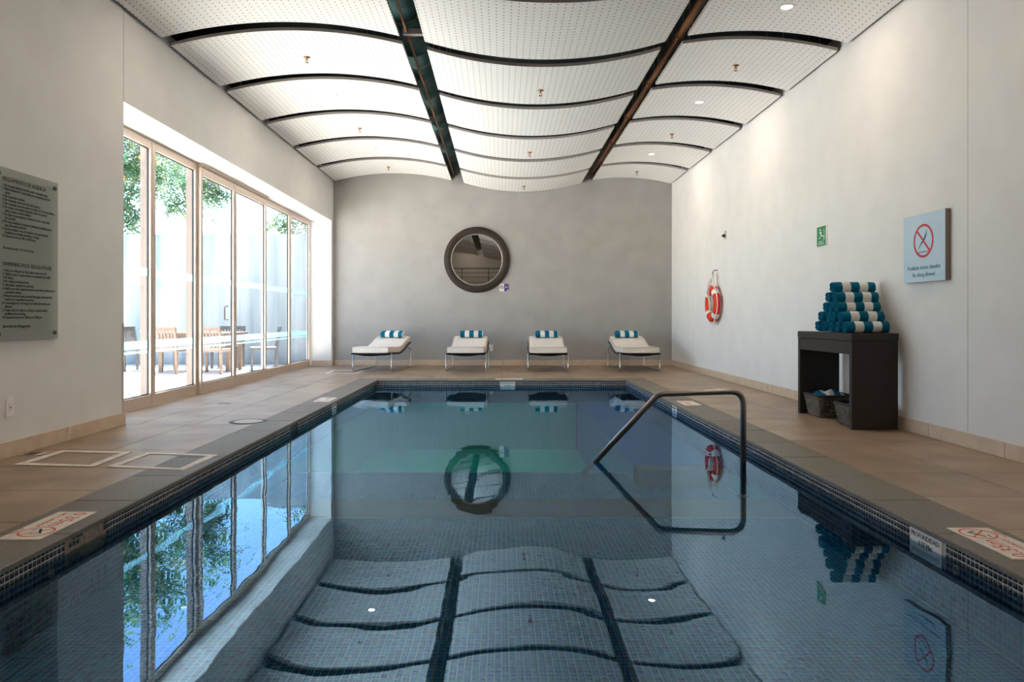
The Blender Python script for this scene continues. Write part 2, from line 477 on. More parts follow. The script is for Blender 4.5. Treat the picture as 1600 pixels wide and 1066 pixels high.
# ------------------------------------------------------------------ mesh helpers
class MB:
    def __init__(self):
        self.v, self.f, self.mi = [], [], []

    def add(self, vs, fs, mi=0):
        o = len(self.v)
        self.v += [tuple(p) for p in vs]
        self.f += [tuple(i + o for i in f) for f in fs]
        self.mi += [mi] * len(fs)
        return self

    def box(self, x0, x1, y0, y1, z0, z1, mi=0):
        vs = [(x0, y0, z0), (x1, y0, z0), (x1, y1, z0), (x0, y1, z0),
              (x0, y0, z1), (x1, y0, z1), (x1, y1, z1), (x0, y1, z1)]
        return self.add(vs, [(3, 2, 1, 0), (4, 5, 6, 7), (0, 1, 5, 4), (1, 2, 6, 5), (2, 3, 7, 6), (3, 0, 4, 7)], mi)

    def bevbox(self, x0, x1, y0, y1, z0, z1, b, mi=0):
        """box whose top edges are chamfered"""
        vs = [(x0, y0, z0), (x1, y0, z0), (x1, y1, z0), (x0, y1, z0),
              (x0, y0, z1 - b), (x1, y0, z1 - b), (x1, y1, z1 - b), (x0, y1, z1 - b),
              (x0 + b, y0 + b, z1), (x1 - b, y0 + b, z1), (x1 - b, y1 - b, z1), (x0 + b, y1 - b, z1)]
        fs = [(3, 2, 1, 0), (8, 9, 10, 11)]
        for i in range(4):
            j = (i + 1) % 4
            fs += [(i, j, j + 4, i + 4), (i + 4, j + 4, j + 8, i + 8)]
        return self.add(vs, fs, mi)

    def tube(self, pts, r, seg=10, closed=False, caps=True, mi=0):
        pts = [Vector(p) for p in pts]
        n = len(pts)
        rs = r if isinstance(r, (list, tuple)) else [r] * n
        ring, prev = [], None
        base = len(self.v)
        for i, p in enumerate(pts):
            if closed:
                t = pts[(i + 1) % n] - pts[i - 1]
            else:
                t = pts[min(i + 1, n - 1)] - pts[max(i - 1, 0)]
            t.normalize()
            if prev is None:
                a = Vector((0, 0, 1)) if abs(t.z) < 0.9 else Vector((1, 0, 0))
                u = t.cross(a).normalized()
            else:
                u = (prev - t * prev.dot(t)).normalized()
            prev = u
            w = t.cross(u)
            ring.append(len(self.v))
            for k in range(seg):
                an = 2 * PI * k / seg
                q = p + (u * math.cos(an) + w * math.sin(an)) * rs[i]
                self.v.append(tuple(q))
        m = n if closed else n - 1
        for i in range(m):
            a, b = ring[i], ring[(i + 1) % n]
            for k in range(seg):
                k2 = (k + 1) % seg
                self.f.append((a + k, a + k2, b + k2, b + k))
                self.mi.append(mi)
        if caps and not closed:
            self.f.append(tuple(ring[0] + k for k in reversed(range(seg)))); self.mi.append(mi)
            self.f.append(tuple(ring[-1] + k for k in range(seg))); self.mi.append(mi)
        return self

    def lathe(self, prof, c=(0, 0, 0), axis='Z', seg=32, mi=0, closed=False):
        """prof: (radius, height) pairs revolved about the axis through c"""
        base = len(self.v)
        for r, h in prof:
            for k in range(seg):
                a = 2 * PI * k / seg
                x, y, z = r * math.cos(a), r * math.sin(a), h
                if axis == 'Y':
                    p = (c[0] + x, c[1] + h, c[2] + y)
                elif axis == 'X':
                    p = (c[0] + h, c[1] + x, c[2] + y)
                else:
                    p = (c[0] + x, c[1] + y, c[2] + z)
                self.v.append(p)
        n = len(prof)
        for i in range(n if closed else n - 1):
            a, b = base + i * seg, base + ((i + 1) % n) * seg
            for k in range(seg):
                k2 = (k + 1) % seg
                self.f.append((a + k, a + k2, b + k2, b + k)); self.mi.append(mi)
        return self

    def disc(self, c, r, axis='Z', seg=32, mi=0):
        vs = []
        for k in range(seg):
            a = 2 * PI * k / seg
            x, y = r * math.cos(a), r * math.sin(a)
            vs.append((c[0] + x, c[1] + y, c[2]) if axis == 'Z' else
                      (c[0] + x, c[1], c[2] + y) if axis == 'Y' else (c[0], c[1] + x, c[2] + y))
        return self.add(vs, [tuple(range(seg))], mi)

    def grid(self, fn, nu, nv, mi=0, closed_u=False):
        o = len(self.v)
        for j in range(nv + 1):
            for i in range(nu + (0 if closed_u else 1)):
                self.v.append(tuple(fn(i / nu, j / nv)))
        w = nu if closed_u else nu + 1
        for j in range(nv):
            for i in range(nu):
                i2 = (i + 1) % w if closed_u else i + 1
                self.f.append((o + j * w + i, o + j * w + i2, o + (j + 1) * w + i2, o + (j + 1) * w + i))
                self.mi.append(mi)
        return self

    def mesh(self, name, mats, smooth=False, fix=True):
        me = bpy.data.meshes.new(name)
        me.from_pydata(self.v, [], self.f)
        if not isinstance(mats, (list, tuple)):
            mats = [mats]
        for m in mats:
            me.materials.append(m)
        if len(mats) > 1:
            me.polygons.foreach_set('material_index', self.mi)
        if fix:
            bm = bmesh.new(); bm.from_mesh(me)
            bmesh.ops.recalc_face_normals(bm, faces=bm.faces)
            bm.to_mesh(me); bm.free()
        if smooth:
            me.polygons.foreach_set('use_smooth', [True] * len(me.polygons))
        me.update()
        return me

    def build(self, name, mats, parent=None, smooth=False, loc=None, fix=True):
        o = bpy.data.objects.new(name, self.mesh(name, mats, smooth, fix))
        COL.objects.link(o)
        if parent:
            o.parent = parent
        if loc:
            o.location = loc
        return o


def tag(o, label=None, cat=None, group=None, kind=None):
    if label: o['label'] = label
    if cat: o['category'] = cat
    if group: o['group'] = group
    if kind: o['kind'] = kind
    return o


def empty(name, loc=(0, 0, 0), rz=0, label=None, cat=None, group=None, kind=None):
    o = bpy.data.objects.new(name, None)
    COL.objects.link(o)
    o.location = loc
    o.rotation_euler = (0, 0, rz)
    o.empty_display_size = 0.1
    return tag(o, label, cat, group, kind)


def struct(name, mb, m, label=None, parent=None, smooth=False):
    o = mb.build(name, m, parent, smooth)
    o['kind'] = 'structure'
    if label: o['label'] = label
    return o


def bevel_mod(o, w=0.004, seg=2):
    b = o.modifiers.new('bevel', 'BEVEL')
    b.width = w
    b.segments = seg
    b.limit_method = 'ANGLE'
    return o


def copy_tree(o, parent=None):
    c = o.copy()
    COL.objects.link(c)
    c.parent = parent
    for ch in [x for x in o.children]:
        copy_tree(ch, c)
    return c


def basis(o, xv, yv):
    x, y = Vector(xv), Vector(yv)
    z = x.cross(y)
    m = Matrix((x, y, z)).transposed().to_4x4()
    m.translation = Vector(o)
    return m


RIGHT = ((0, -1, 0), (0, 0, 1))      # reading directions on a wall that faces -X
LEFT = ((0, 1, 0), (0, 0, 1))
BACK = ((1, 0, 0), (0, 0, 1))


def text(name, body, size, mtx, m, parent, align='LEFT', width=None, thick=0.0006, squeeze=1.0):
    cu = bpy.data.curves.new(name, 'FONT')
    cu.body = body
    cu.size = size
    cu.align_x = align
    cu.extrude = thick
    cu.resolution_u = 2
    cu.space_line = 0.98
    t = bpy.data.objects.new(name, cu)
    COL.objects.link(t)
    dg = bpy.context.evaluated_depsgraph_get()
    me = bpy.data.meshes.new_from_object(t.evaluated_get(dg))
    bpy.data.objects.remove(t)
    bpy.data.curves.remove(cu)
    if width:
        xs_ = [v.co.x for v in me.vertices]
        squeeze = width / (max(xs_) - min(xs_))
    me.transform(Matrix.Diagonal((squeeze, 1, 1, 1)))
    me.transform(mtx)
    me.materials.clear()
    me.materials.append(m)
    me.name = name
    o = bpy.data.objects.new(name, me)
    COL.objects.link(o)
    o.parent = parent
    return o


def flat(name, polys, mtx, m, parent, thick=0.001):
    """2-D outlines extruded to a thin print layer"""
    mb = MB()
    for p in polys:
        n = len(p)
        vs = [(x, y, 0) for x, y in p] + [(x, y, thick) for x, y in p]
        fs = [tuple(range(n - 1, -1, -1)), tuple(range(n, 2 * n))]
        fs += [(i, (i + 1) % n, n + (i + 1) % n, n + i) for i in range(n)]
        mb.add(vs, fs)
    o = mb.build(name, m, parent)
    o.data.transform(mtx)
    return o


def ring_polys(cx, cy, ro, ri, seg=40, sx=1.0):
    out = []
    for k in range(seg):
        a, b = 2 * PI * k / seg, 2 * PI * (k + 1) / seg
        out.append([(cx + sx * ro * math.cos(a), cy + ro * math.sin(a)), (cx + sx * ro * math.cos(b), cy + ro * math.sin(b)),
                    (cx + sx * ri * math.cos(b), cy + ri * math.sin(b)), (cx + sx * ri * math.cos(a), cy + ri * math.sin(a))])
    return out


def bar_poly(x0, y0, x1, y1, w):
    d = Vector((x1 - x0, y1 - y0)).normalized()
    n = Vector((-d.y, d.x)) * w / 2
    return [(x0 + n.x, y0 + n.y), (x1 + n.x, y1 + n.y), (x1 - n.x, y1 - n.y), (x0 - n.x, y0 - n.y)]


# ------------------------------------------------------------------ dimensions
XL, XR = -3.54, 3.60           # side walls
YB, YF = 15.12, -4.0           # far grey wall, rear wall behind the camera
XW = -4.0                      # glazing plane
YW0, YW1 = 6.72, 14.95         # window recess
ZH = 3.03                      # underside of the header over the windows
ZT = 4.75                      # dark slab above the hanging panels
PX0, PX1, PY0, PY1 = -2.0, 2.02, 0.6, 11.5   # pool
ZWAT = -0.087
TS = 0.0286                    # mosaic pitch
CW = 0.335                     # coping width

# ------------------------------------------------------------------ structure
mb = MB()
mb.box(XL - 0.52, XL, YF - 0.2, YW0, 0, ZT)                      # near wall
mb.box(XL - 0.52, XL, YW0, YW1, ZH, ZT)                          # header
mb.box(XL - 0.52, XL, YW1, YB, 0, ZT)                            # corner pier
wl = struct('wall_left', mb, M['wall_white'], 'white plaster wall with the long glazed opening')
mb = MB(); mb.box(XL - 0.0008, XL + 0.0012, YW0 - 0.0025, YW0 + 0.0025, ZH, 3.92)
mb.build('wall_joint', M['signside'], wl)
wr = struct('wall_right', MB().box(XR, XR + 0.2, YF - 0.2, YB + 0.2, -0.05, ZT), M['wall_white'], 'plain white plaster wall with signs and a lifebuoy')
MB().box(XR - 0.001, XR + 0.001, 5.528, 5.531, 0.12, 3.86).build('wall_joint', M['signside'], wr)
struct('wall_back', MB().box(XL - 0.52, XR, YB, YB + 0.2, -0.05, ZT), M['wall_grey'], 'grey plaster end wall behind the loungers')
mb = MB(); mb.box(XL - 0.52, XR, YF - 0.2, YF, -0.05, 2.45)
struct('wall_rear', mb, M['wall_white'], 'white wall below the gallery behind the viewer')
mb = MB(); mb.box(XL - 0.52, XR + 0.2, -6.3, -6.1, 2.3, ZT); mb.box(XL - 0.52, XL, -6.1, YF - 0.2, 2.3, ZT); mb.box(XR, XR + 0.2, -6.1, YF - 0.2, 2.3, ZT)
struct('wall_gallery', mb, M['gallery'], 'grey wall of the raised gallery')
struct('floor_gallery', MB().box(XL, XR, -6.1, YF, 2.3, 2.45), M['gallery'], 'gallery floor slab')
struct('ceiling', MB().box(XL - 0.52, XR + 0.2, -6.4, YB + 0.2, ZT, ZT + 0.25), M['plenum'], 'black void above the hanging panels')
MB().box(XR - 0.006, XR, YF, YB, 4.02, ZT).build('plenum_shade_strip', M['plenum'], wr)  # dark strips put the shade above the panels into the wall colour
MB().box(XL, XL + 0.006, YF, YB, 4.02, ZT).build('plenum_shade_strip', M['plenum'], wl)

# floor: bed + separate stone tiles
mb = MB()
cx0, cx1, cy0, cy1 = PX0 - CW, PX1 + CW, PY0 - CW, PY1 + CW
mb.box(XW - 0.05, cx0, YF, YB, -0.12, -0.006)
mb.box(cx1, XR, YF, YB, -0.12, -0.006)
mb.box(cx0, cx1, cy1, YB, -0.12, -0.006)
mb.box(cx0, cx1, YF, cy0, -0.12, -0.006)
floor = struct('floor', mb, M['grout'], 'beige stone pool deck')


def floor_tiles(x0, x1, y0, y1, sx=0.62, sy=0.62, gap=0.0025):
    nx, ny = max(1, round((x1 - x0) / sx)), max(1, round((y1 - y0) / sy))
    dx, dy = (x1 - x0) / nx, (y1 - y0) / ny
    me = MB().bevbox(-dx / 2 + gap, dx / 2 - gap, -dy / 2 + gap, dy / 2 - gap, -0.02, 0.0, 0.0015).mesh('floor_tile', M['deck'])
    for i in range(nx):
        for j in range(ny):
            o = bpy.data.objects.new('floor_tile', me)
            COL.objects.link(o)
            o.parent = floor
            o.location = (x0 + (i + 0.5) * dx, y0 + (j + 0.5) * dy, random.uniform(-0.0006, 0.0006))


floor_tiles(XW + 0.04, cx0, YW0, YB)
floor_tiles(XL, cx0, 0.3, YW0)
floor_tiles(cx1, XR, 0.3, YB)
floor_tiles(cx0, cx1, cy1, YB)
floor_tiles(XL, XR, YF, 0.3, 1.2, 1.2)

# coping stones
cop = struct('pool_coping', MB().box(cx0 + 0.01, PX0 - 0.012, cy0, cy1, -0.12, -0.02).box(PX1 + 0.012, cx1 - 0.01, cy0, cy1, -0.12, -0.02)
             .box(PX0 - 0.012, PX1 + 0.012, PY1 + 0.012, cy1 - 0.01, -0.12, -0.02).box(PX0 - 0.012, PX1 + 0.012, cy0 + 0.01, PY0 - 0.012, -0.12, -0.02),
             M['mortar'], 'grey rough stone coping round the pool')


def coping_run(x0, x1, y0, y1, n, along):
    for i in range(n):
        g = 0.0015
        if along == 'Y':
            a, b = y0 + (y1 - y0) * i / n, y0 + (y1 - y0) * (i + 1) / n
            bx = (x0, x1, a + g, b - g)
        else:
            a, b = x0 + (x1 - x0) * i / n, x0 + (x1 - x0) * (i + 1) / n
            bx = (a + g, b - g, y0, y1)
        o = MB().bevbox(*bx, -0.022, 0.003 + random.uniform(-0.001, 0.001), 0.005).build('coping_stone', random.choice((M['coping'], M['coping'], M['coping2'])), cop)


ov = 0.012
coping_run(cx0 + 0.002, PX0 + ov, cy0, cy1, 19, 'Y')
coping_run(PX1 - ov, cx1 - 0.002, cy0, cy1, 19, 'Y')
coping_run(PX0 + ov, PX1 - ov, PY1 - ov, cy1 - 0.002, 7, 'X')
coping_run(PX0 + ov, PX1 - ov, cy0 + 0.002, PY0 + ov, 7, 'X')

# pool basin: shell in grout, steps, deep end
ZS, ZTR, ZD = -0.35, -0.50, -1.10
YS, YN, YT = 4.86, 5.34, 6.97
g = 0.006
mb = MB()
mb.box(PX0 - 0.3, PX0 - g, PY0 - 0.3, PY1 + 0.3, -1.4, -0.02)
mb.box(PX1 + g, PX1 + 0.3, PY0 - 0.3, PY1 + 0.3, -1.4, -0.02)
mb.box(PX0 - g, PX1 + g, PY1 + g, PY1 + 0.3, -1.4, -0.02)
mb.box(PX0 - g, PX1 + g, PY0 - 0.3, PY0 - g, -1.4, -0.02)
mb.box(PX0 - g, PX1 + g, PY0 - g, YS, -1.4, ZS - 0.0014)
mb.box(PX0 - g, PX1 + g, YN, YT, -1.4, ZTR - 0.0014)
mb.box(PX0 - g, PX1 + g, YT, PY1 + g, -1.4, ZD - g)
basin = struct('pool_basin', mb, M['mosaic_grout'], 'pool lined with small blue glass mosaic')
MB().box(PX0 - 0.004, PX1 + 0.004, YS, YN, -1.2, ZS).build('step_nosing', M['nosing'], basin)
mb = MB().box(PX0, PX1, YT, PY1, ZD - g, ZD).box(PX0 - 0.004, PX0 + 0.001, YN, PY1, ZD, ZS - 0.01).box(PX0, 1.2, PY1 - 0.001, PY1 + 0.004, ZD, ZS - 0.01)
mb.box(PX1 - 0.001, PX1 + 0.004, YN, 6.4, ZD, ZS - 0.01).box(PX0, 1.2, YT - 0.002, YT, ZD, ZTR)
mb.build('deep_end_lining', M['deep'], basin)
MB().box(1.215, PX1 + 0.004, 6.58, PY1 + 0.004, ZD, ZS).build('entry_ledge', M['ledge'], basin)
MB().box(1.215, PX1 + 0.004, 6.35, 6.58, ZD, ZS).build('step_nosing', M['nosing'], basin)


def tiles(name, origin, u, v, nu, nv, keep=None, pitch=TS, joint=0.0030, h=0.006, kind=True, m='mosaic'):
    """nu x nv proud mosaic tiles as one mesh; u, v unit directions, normal u x v"""
    u, v = np.array(u, float), np.array(v, float)
    n = np.cross(u, v)
    ii, jj = np.meshgrid(np.arange(nu), np.arange(nv), indexing='ij')
    ii, jj = ii.ravel(), jj.ravel()
    if keep is not None:
        k = keep(ii, jj)
        ii, jj = ii[k], jj[k]
    N = len(ii)
    c = np.array(origin) + np.outer((ii + 0.5) * pitch, u) + np.outer((jj + 0.5) * pitch, v)
    a = pitch / 2 - joint / 2
    q = [(-a, -a), (a, -a), (a, a), (-a, a)]
    b = a - 0.0012
    qt = [(-b, -b), (b, -b), (b, b), (-b, b)]
    tilt = rng.normal(0, 0.0004, N)
    vs = np.zeros((N, 8, 3))
    for i in range(4):
        vs[:, i] = c + q[i][0] * u + q[i][1] * v - n * 0.001
        vs[:, 4 + i] = c + qt[i][0] * u + qt[i][1] * v + np.outer(h + tilt, n)
    fq = np.array([(4, 5, 6, 7), (0, 1, 5, 4), (1, 2, 6, 5), (2, 3, 7, 6), (3, 0, 4, 7)])
    fs = (fq[None] + (np.arange(N) * 8)[:, None, None]).reshape(-1, 4)
    me = bpy.data.meshes.new(name)
    me.vertices.add(N * 8)
    me.vertices.foreach_set('co', vs.ravel())
    nf = len(fs)
    me.loops.add(nf * 4); me.polygons.add(nf)
    me.loops.foreach_set('vertex_index', fs.ravel())
    me.polygons.foreach_set('loop_start', np.arange(nf) * 4)
    me.update(calc_edges=True)
    at = me.attributes.new('tint', 'FLOAT', 'FACE')
    at.data.foreach_set('value', np.repeat(rng.random(N), 5))
    me.materials.append(M[m])
    o = bpy.data.objects.new(name, me)
    COL.objects.link(o)
    o.parent = basin
    if kind:
        o['kind'] = 'stuff'
    return o


nx = int((PX1 - PX0) / TS)
ny = int((YS - PY0) / TS)
# the 300 floor tiles that show largest are tiles of their own
i0, j0 = nx // 2 - 15, int((2.72 - PY0) / TS)
near = lambda i, j: (i >= i0) & (i < i0 + 30) & (j >= j0) & (j < j0 + 10)
tiles('mosaic_floor', (PX0, PY0, ZS - g), (1, 0, 0), (0, 1, 0), nx, ny, keep=lambda i, j: ~near(i, j))
var = []
for k in range(10):
    t = tiles('mosaic_tile', (-TS / 2, -TS / 2, 0), (1, 0, 0), (0, 1, 0), 1, 1, kind=False)
    var.append(t.data)
    bpy.data.objects.remove(t)
for i in range(30):
    for j in range(10):
        o = bpy.data.objects.new('mosaic_tile', random.choice(var))
        COL.objects.link(o)
        o.parent = basin
        o.location = (PX0 + (i0 + i + 0.5) * TS, PY0 + (j0 + j + 0.5) * TS, ZS - g)
tiles('mosaic_tread', (PX0, YN + 0.01, ZTR - g), (1, 0, 0), (0, 1, 0), nx, int((YT - YN) / TS))
zt = -0.012
nz = 12
nyw = int((PY1 - PY0) / TS)


def chip(i, j):
    y = PY0 + (i + 0.5) * TS
    k = np.ones(len(i), bool)
    for a in range(len(i)):
        row = nz - 1 - j[a]
        if 3.30 < y[a] < 3.62 and row < 4:
            if noise.noise((y[a] * 9, row * 0.45, 1.3)) > -0.12 or (3.50 < y[a] < 3.60):
                k[a] = False
        if 6.80 < y[a] < 7.06 and row < 8:
            k[a] = False
        if 8.48 < y[a] < 8.68 and row < 3:
            k[a] = False
    return k


def plate_gap_r(i, j):
    y = PY0 + (i + 0.5) * TS
    row = nz - 1 - j
    return ~((((y > 3.27) & (y < 3.54)) | ((y > 8.24) & (y < 8.46))) & (row < 3))


TOPR = 3          # rows of darker tiles above the water


def band(k, hi):
    return lambda i, j: k(i, j) & ((nz - 1 - j < TOPR) == hi)


for hi, mm, jt in ((True, 'waterline', 0.0042), (False, 'mosaic', 0.0030)):
    tiles('mosaic_wall', (PX0 - g, PY0, zt - nz * TS), (0, 1, 0), (0, 0, 1), nyw, nz, keep=band(chip, hi), m=mm, joint=jt)
    tiles('mosaic_wall', (PX1 + g, PY0 + nyw * TS, zt - nz * TS), (0, -1, 0), (0, 0, 1), nyw, nz,
          keep=band(lambda i, j: plate_gap_r(nyw - 1 - i, j), hi), m=mm, joint=jt)
    tiles('mosaic_wall', (PX0, PY1 + g, zt - nz * TS), (1, 0, 0), (0, 0, 1), nx, nz,
          keep=band(lambda i, j: ~((PX0 + (i + 0.5) * TS > -0.02) & (PX0 + (i + 0.5) * TS < 0.225) & (nz - 1 - j < 4)), hi), m=mm, joint=jt)
for za_, zb_, gm in ((-0.098, -0.02, 'light_grout'), (ZS, -0.098, 'mosaic_grout')):
    MB().box(PX0 - g - 0.004, PX0 - 0.0014, PY0, PY1, za_, zb_).build('wall_grout', M[gm], basin)
    MB().box(PX1 + 0.0014, PX1 + g + 0.004, PY0, PY1, za_, zb_).build('wall_grout', M[gm], basin)
    MB().box(PX0, PX1, PY1 + 0.0014, PY1 + g + 0.004, za_, zb_).build('wall_grout', M[gm], basin)
# bare mortar patch, skimmer mouth, return inlets
MB().box(PX0 - g - 0.001, PX0 - 0.0011, 3.28, 3.64, -0.13, -0.02).build('bare_patch', M['mortar'], basin)
mb = MB().box(PX0 - g, PX0 - 0.001, 6.80, 7.06, -0.2, -0.024)
sk = mb.build('skimmer_mouth', M['gasket'], basin)
for (x, y, z, s) in ((PX0 + 0.002, 3.18, -0.136, 1), (PX1 - 0.002, 3.18, -0.120, -1)):
    prof = [(0.0, 0.004 * s), (0.008, 0.004 * s), (0.010, 0.008 * s), (0.021, 0.006 * s), (0.024, -0.004 * s)]
    MB().lathe(prof, (x, y, z), 'X', 20).build('return_inlet', M['lid'], basin, smooth=True)

# water
o = MB().add([(PX0 - 0.004, PY0 - 0.004, ZWAT), (PX1 + 0.004, PY0 - 0.004, ZWAT), (PX1 + 0.004, PY1 + 0.004, ZWAT), (PX0 - 0.004, PY1 + 0.004, ZWAT)], [(0, 1, 2, 3)]).build('pool_water', M['water'], fix=False)
tag(o, 'calm blue water filling the indoor pool', 'water', kind='stuff')


# baseboards in stone lengths
def baseboard(name, runs, label):
    root = empty(name, kind='structure')
    root['label'] = label
    for (ax, fixed, a, b, sgn) in runs:
        n = max(1, round((b - a) / 0.9))
        for i in range(n):
            p, q = a + (b - a) * i / n + 0.0015, a + (b - a) * (i + 1) / n - 0.0015
            m_ = MB()
            if ax == 'Y':
                x0, x1 = sorted((fixed, fixed + sgn * 0.014))
                m_.box(x0, x1, p, q, 0.0, 0.115)
            else:
                y0, y1 = sorted((fixed, fixed + sgn * 0.014))
                m_.box(p, q, y0, y1, 0.0, 0.115)
            bevel_mod(m_.build('skirting_stone', M['baseboard'], root), 0.003, 1)
    return root


baseboard('baseboard_left', [('Y', XL, YF, YW0 + 0.016, 1), ('X', YW0, XW + 0.06, XL, 1), ('Y', XL, YW1 - 0.014, YB, 1), ('X', YW1, XW + 0.06, XL, -1)], 'beige stone skirting under the left wall')
baseboard('baseboard_right', [('Y', XR, YF, YB, -1)], 'beige stone skirting under the white wall')
baseboard('baseboard_back', [('X', YB, XL + 0.014, XR - 0.014, -1)], 'beige stone skirting under the grey wall')
o = MB().box(XL - 0.03, XL + 0.003, YW0, YW0 + 0.003, 0.115, 0.95).box(XL, XL + 0.003, YW0 - 0.03, YW0, 0.115, 0.95).build('corner_guard', M['panel_edge'])
tag(o, 'narrow corner guard on the wall edge beside the first glass pane', 'guard')

# ------------------------------------------------------------------ ceiling panels
ROWP, ROWD = 1.545, 1.325
COLS = {'left': (-3.50, -1.045, 3.885, 3.90, 0.155), 'middle': (-0.785, 1.69, 3.845, 3.845, -0.185), 'right': (1.92, 3.565, 3.905, 3.83, 0.085)}
ORD = ['first', 'second', 'third', 'fourth', 'fifth', 'sixth', 'seventh', 'eighth', 'ninth', 'tenth', 'eleventh', 'twelfth']


def panel_z(col, x):
    x0, x1, za, zb, bul = COLS[col]
    t = (x - x0) / (x1 - x0)
    return za + (zb - za) * t + bul * 4 * t * (1 - t)


panel_mesh = {}
for col, (x0, x1, za, zb, bul) in COLS.items():
    mb = MB()
    n = 22
    xm = (x0 + x1) / 2
    for i in range(n):
        xa, xb = x0 + (x1 - x0) * i / n, x0 + (x1 - x0) * (i + 1) / n
        z_a, z_b = panel_z(col, xa), panel_z(col, xb)
        th = 0.034
        d = ROWD / 2
        vs = [(xa - xm, -d, z_a), (xb - xm, -d, z_b), (xb - xm, d, z_b), (xa - xm, d, z_a),
              (xa - xm, -d, z_a + th), (xb - xm, -d, z_b + th), (xb - xm, d, z_b + th), (xa - xm, d, z_a + th)]
        mb.add(vs, [(3, 2, 1, 0)], 0)
        mb.add(vs, [(4, 5, 6, 7), (0, 1, 5, 4), (2, 3, 7, 6)], 1)
        if i == 0:
            mb.add(vs, [(3, 0, 4, 7)], 1)
        if i == n - 1:
            mb.add(vs, [(1, 2, 6, 5)], 1)
    panel_mesh[col] = (mb.mesh('ceiling_panel', [M['panel'], M['panel_edge']], fix=False), xm)
bend = {'left': 'arched white perforated ceiling panel over the window side', 'middle': 'sagging white perforated ceiling panel over the pool',
        'right': 'arched white perforated ceiling panel along the white wall'}
hang_me = MB().tube([(0, 0, 0), (0, 0, 0.72)], 0.004, 5).mesh('hanger_rod', M['wire'])
for r in range(12):
    yc = 15.10 - ROWD / 2 - r * ROWP
    for col in COLS:
        me, xm = panel_mesh[col]
        o = bpy.data.objects.new('ceiling_panel', me)
        COL.objects.link(o)
        o.location = (xm, yc, 0)
        tag(o, '%s, %s row from the grey wall' % (bend[col], ORD[r]), 'ceiling panel', 'hanging ceiling panels')
        x0, x1 = COLS[col][0], COLS[col][1]
        ztop_h = 4.14 if col == 'left' else ZT
        for hx in (x0 + 0.12, x1 - (0.40 if col == 'left' else 0.12)):
            for hy in (-0.5, 0.5):
                h = bpy.data.objects.new('hanger_rod', hang_me)
                COL.objects.link(h)
                h.parent = o
                zb_ = panel_z(col, hx) + 0.03
                h.location = (hx - xm, hy, zb_)
                h.scale = (1, 1, (ztop_h - zb_) / 0.72)

for i, x in enumerate((-3.38, -1.445)):
    o = MB().box(x - 0.02, x + 0.02, YF, YB, 4.14, 4.18)
    for k in range(8):
        o.box(x - 0.006, x + 0.006, -3 + k * 2.4, -2.988 + k * 2.4, 4.18, ZT)
    struct('trim_%d' % (8 + i), o, M['plenum'], 'black carrier channel above the window-side ceiling panels')
# sprinklers
SPR = [('left', -2.27), ('middle', 0.46), ('right', 2.74)]
sp = MB()
sp.lathe([(0.0, 0.0), (0.05, -0.001), (0.052, -0.008), (0.02, -0.014), (0.013, -0.04), (0.013, -0.05), (0.0, -0.05)], seg=16)
sp_me = sp.mesh('escutcheon', M['brass'], True)
fr_me = MB().tube([(-0.016, 0, -0.045), (-0.02, 0, -0.07), (0, 0, -0.09), (0.02, 0, -0.07), (0.016, 0, -0.045)], 0.005, 6).mesh('yoke', M['brass'], True)
df_me = MB().lathe([(0.0, -0.088), (0.03, -0.09), (0.03, -0.094), (0.0, -0.096)], seg=14).mesh('deflector', M['brass'], True)
where = {'left': 'window-side', 'middle': 'middle', 'right': 'wall-side'}
for row in (0, 2, 4):
    for col, x in SPR:
        y = {0: 14.45, 2: 11.5, 4: 8.37}[row]
        s = empty('sprinkler', (x, y, panel_z(col, x)), label='small brass fire sprinkler on the %s ceiling panel, %s row from the grey wall' % (where[col], ORD[row]), cat='sprinkler', group='ceiling sprinklers')
        s.scale = (0.72, 0.72, 0.72)
        for nm, me in (('escutcheon', sp_me), ('yoke', fr_me), ('deflector', df_me)):
            p = bpy.data.objects.new(nm, me); COL.objects.link(p); p.parent = s

# recessed downlights
dl_ring = MB().lathe([(0.052, 0.004), (0.052, -0.004), (0.062, -0.008), (0.072, -0.004), (0.072, 0.004)], seg=24).mesh('trim_ring', M['white'], True)
dl_disc = MB().disc((0, 0, -0.003), 0.052).mesh('lamp_disc', M['lamp'], fix=False)
for row, y in ((1, 12.9), (3, 9.8), (5, 6.8), (7, 3.7), (9, 0.6)):
    for col, x in (('left', -2.31), ('right', 2.71)):
        s = empty('downlight', (x, y, panel_z(col, x) - 0.001), label='round lit downlight in the %s ceiling panel, %s row from the grey wall' % (where[col], ORD[row]), cat='downlight', group='recessed downlights')
        for nm, me in (('trim_ring', dl_ring), ('lamp_disc', dl_disc)):
            p = bpy.data.objects.new(nm, me); COL.objects.link(p); p.parent = s
        ld = bpy.data.lights.new('downlight_beam', 'AREA')
        ld.shape = 'DISK'; ld.size = 0.1; ld.energy = DOWNLIGHT_W; ld.color = (1.0, 0.83, 0.66)
        lo = bpy.data.objects.new('downlight_beam', ld); COL.objects.link(lo)
        lo.parent = s; lo.location = (0, 0, -0.012)

for x, lab in ((-1.6, 'window-side'), (1.6, 'wall-side')):  # two added lamps, unseen directly, that brighten the gallery in the mirror
    s = empty('downlight', (x, -5.0, ZT - 0.001), label='round lamp added to brighten the rear gallery, %s one' % lab, cat='downlight', group='recessed downlights')
    for nm, me in (('trim_ring', dl_ring), ('lamp_disc', dl_disc)):
        p = bpy.data.objects.new(nm, me); COL.objects.link(p); p.parent = s
    ld = bpy.data.lights.new('downlight_beam', 'AREA')
    ld.shape = 'DISK'; ld.size = 0.1; ld.energy = 9; ld.color = (1.0, 0.83, 0.66)
    lo = bpy.data.objects.new('downlight_beam', ld); COL.objects.link(lo)
    lo.parent = s; lo.location = (0, 0, -0.012)

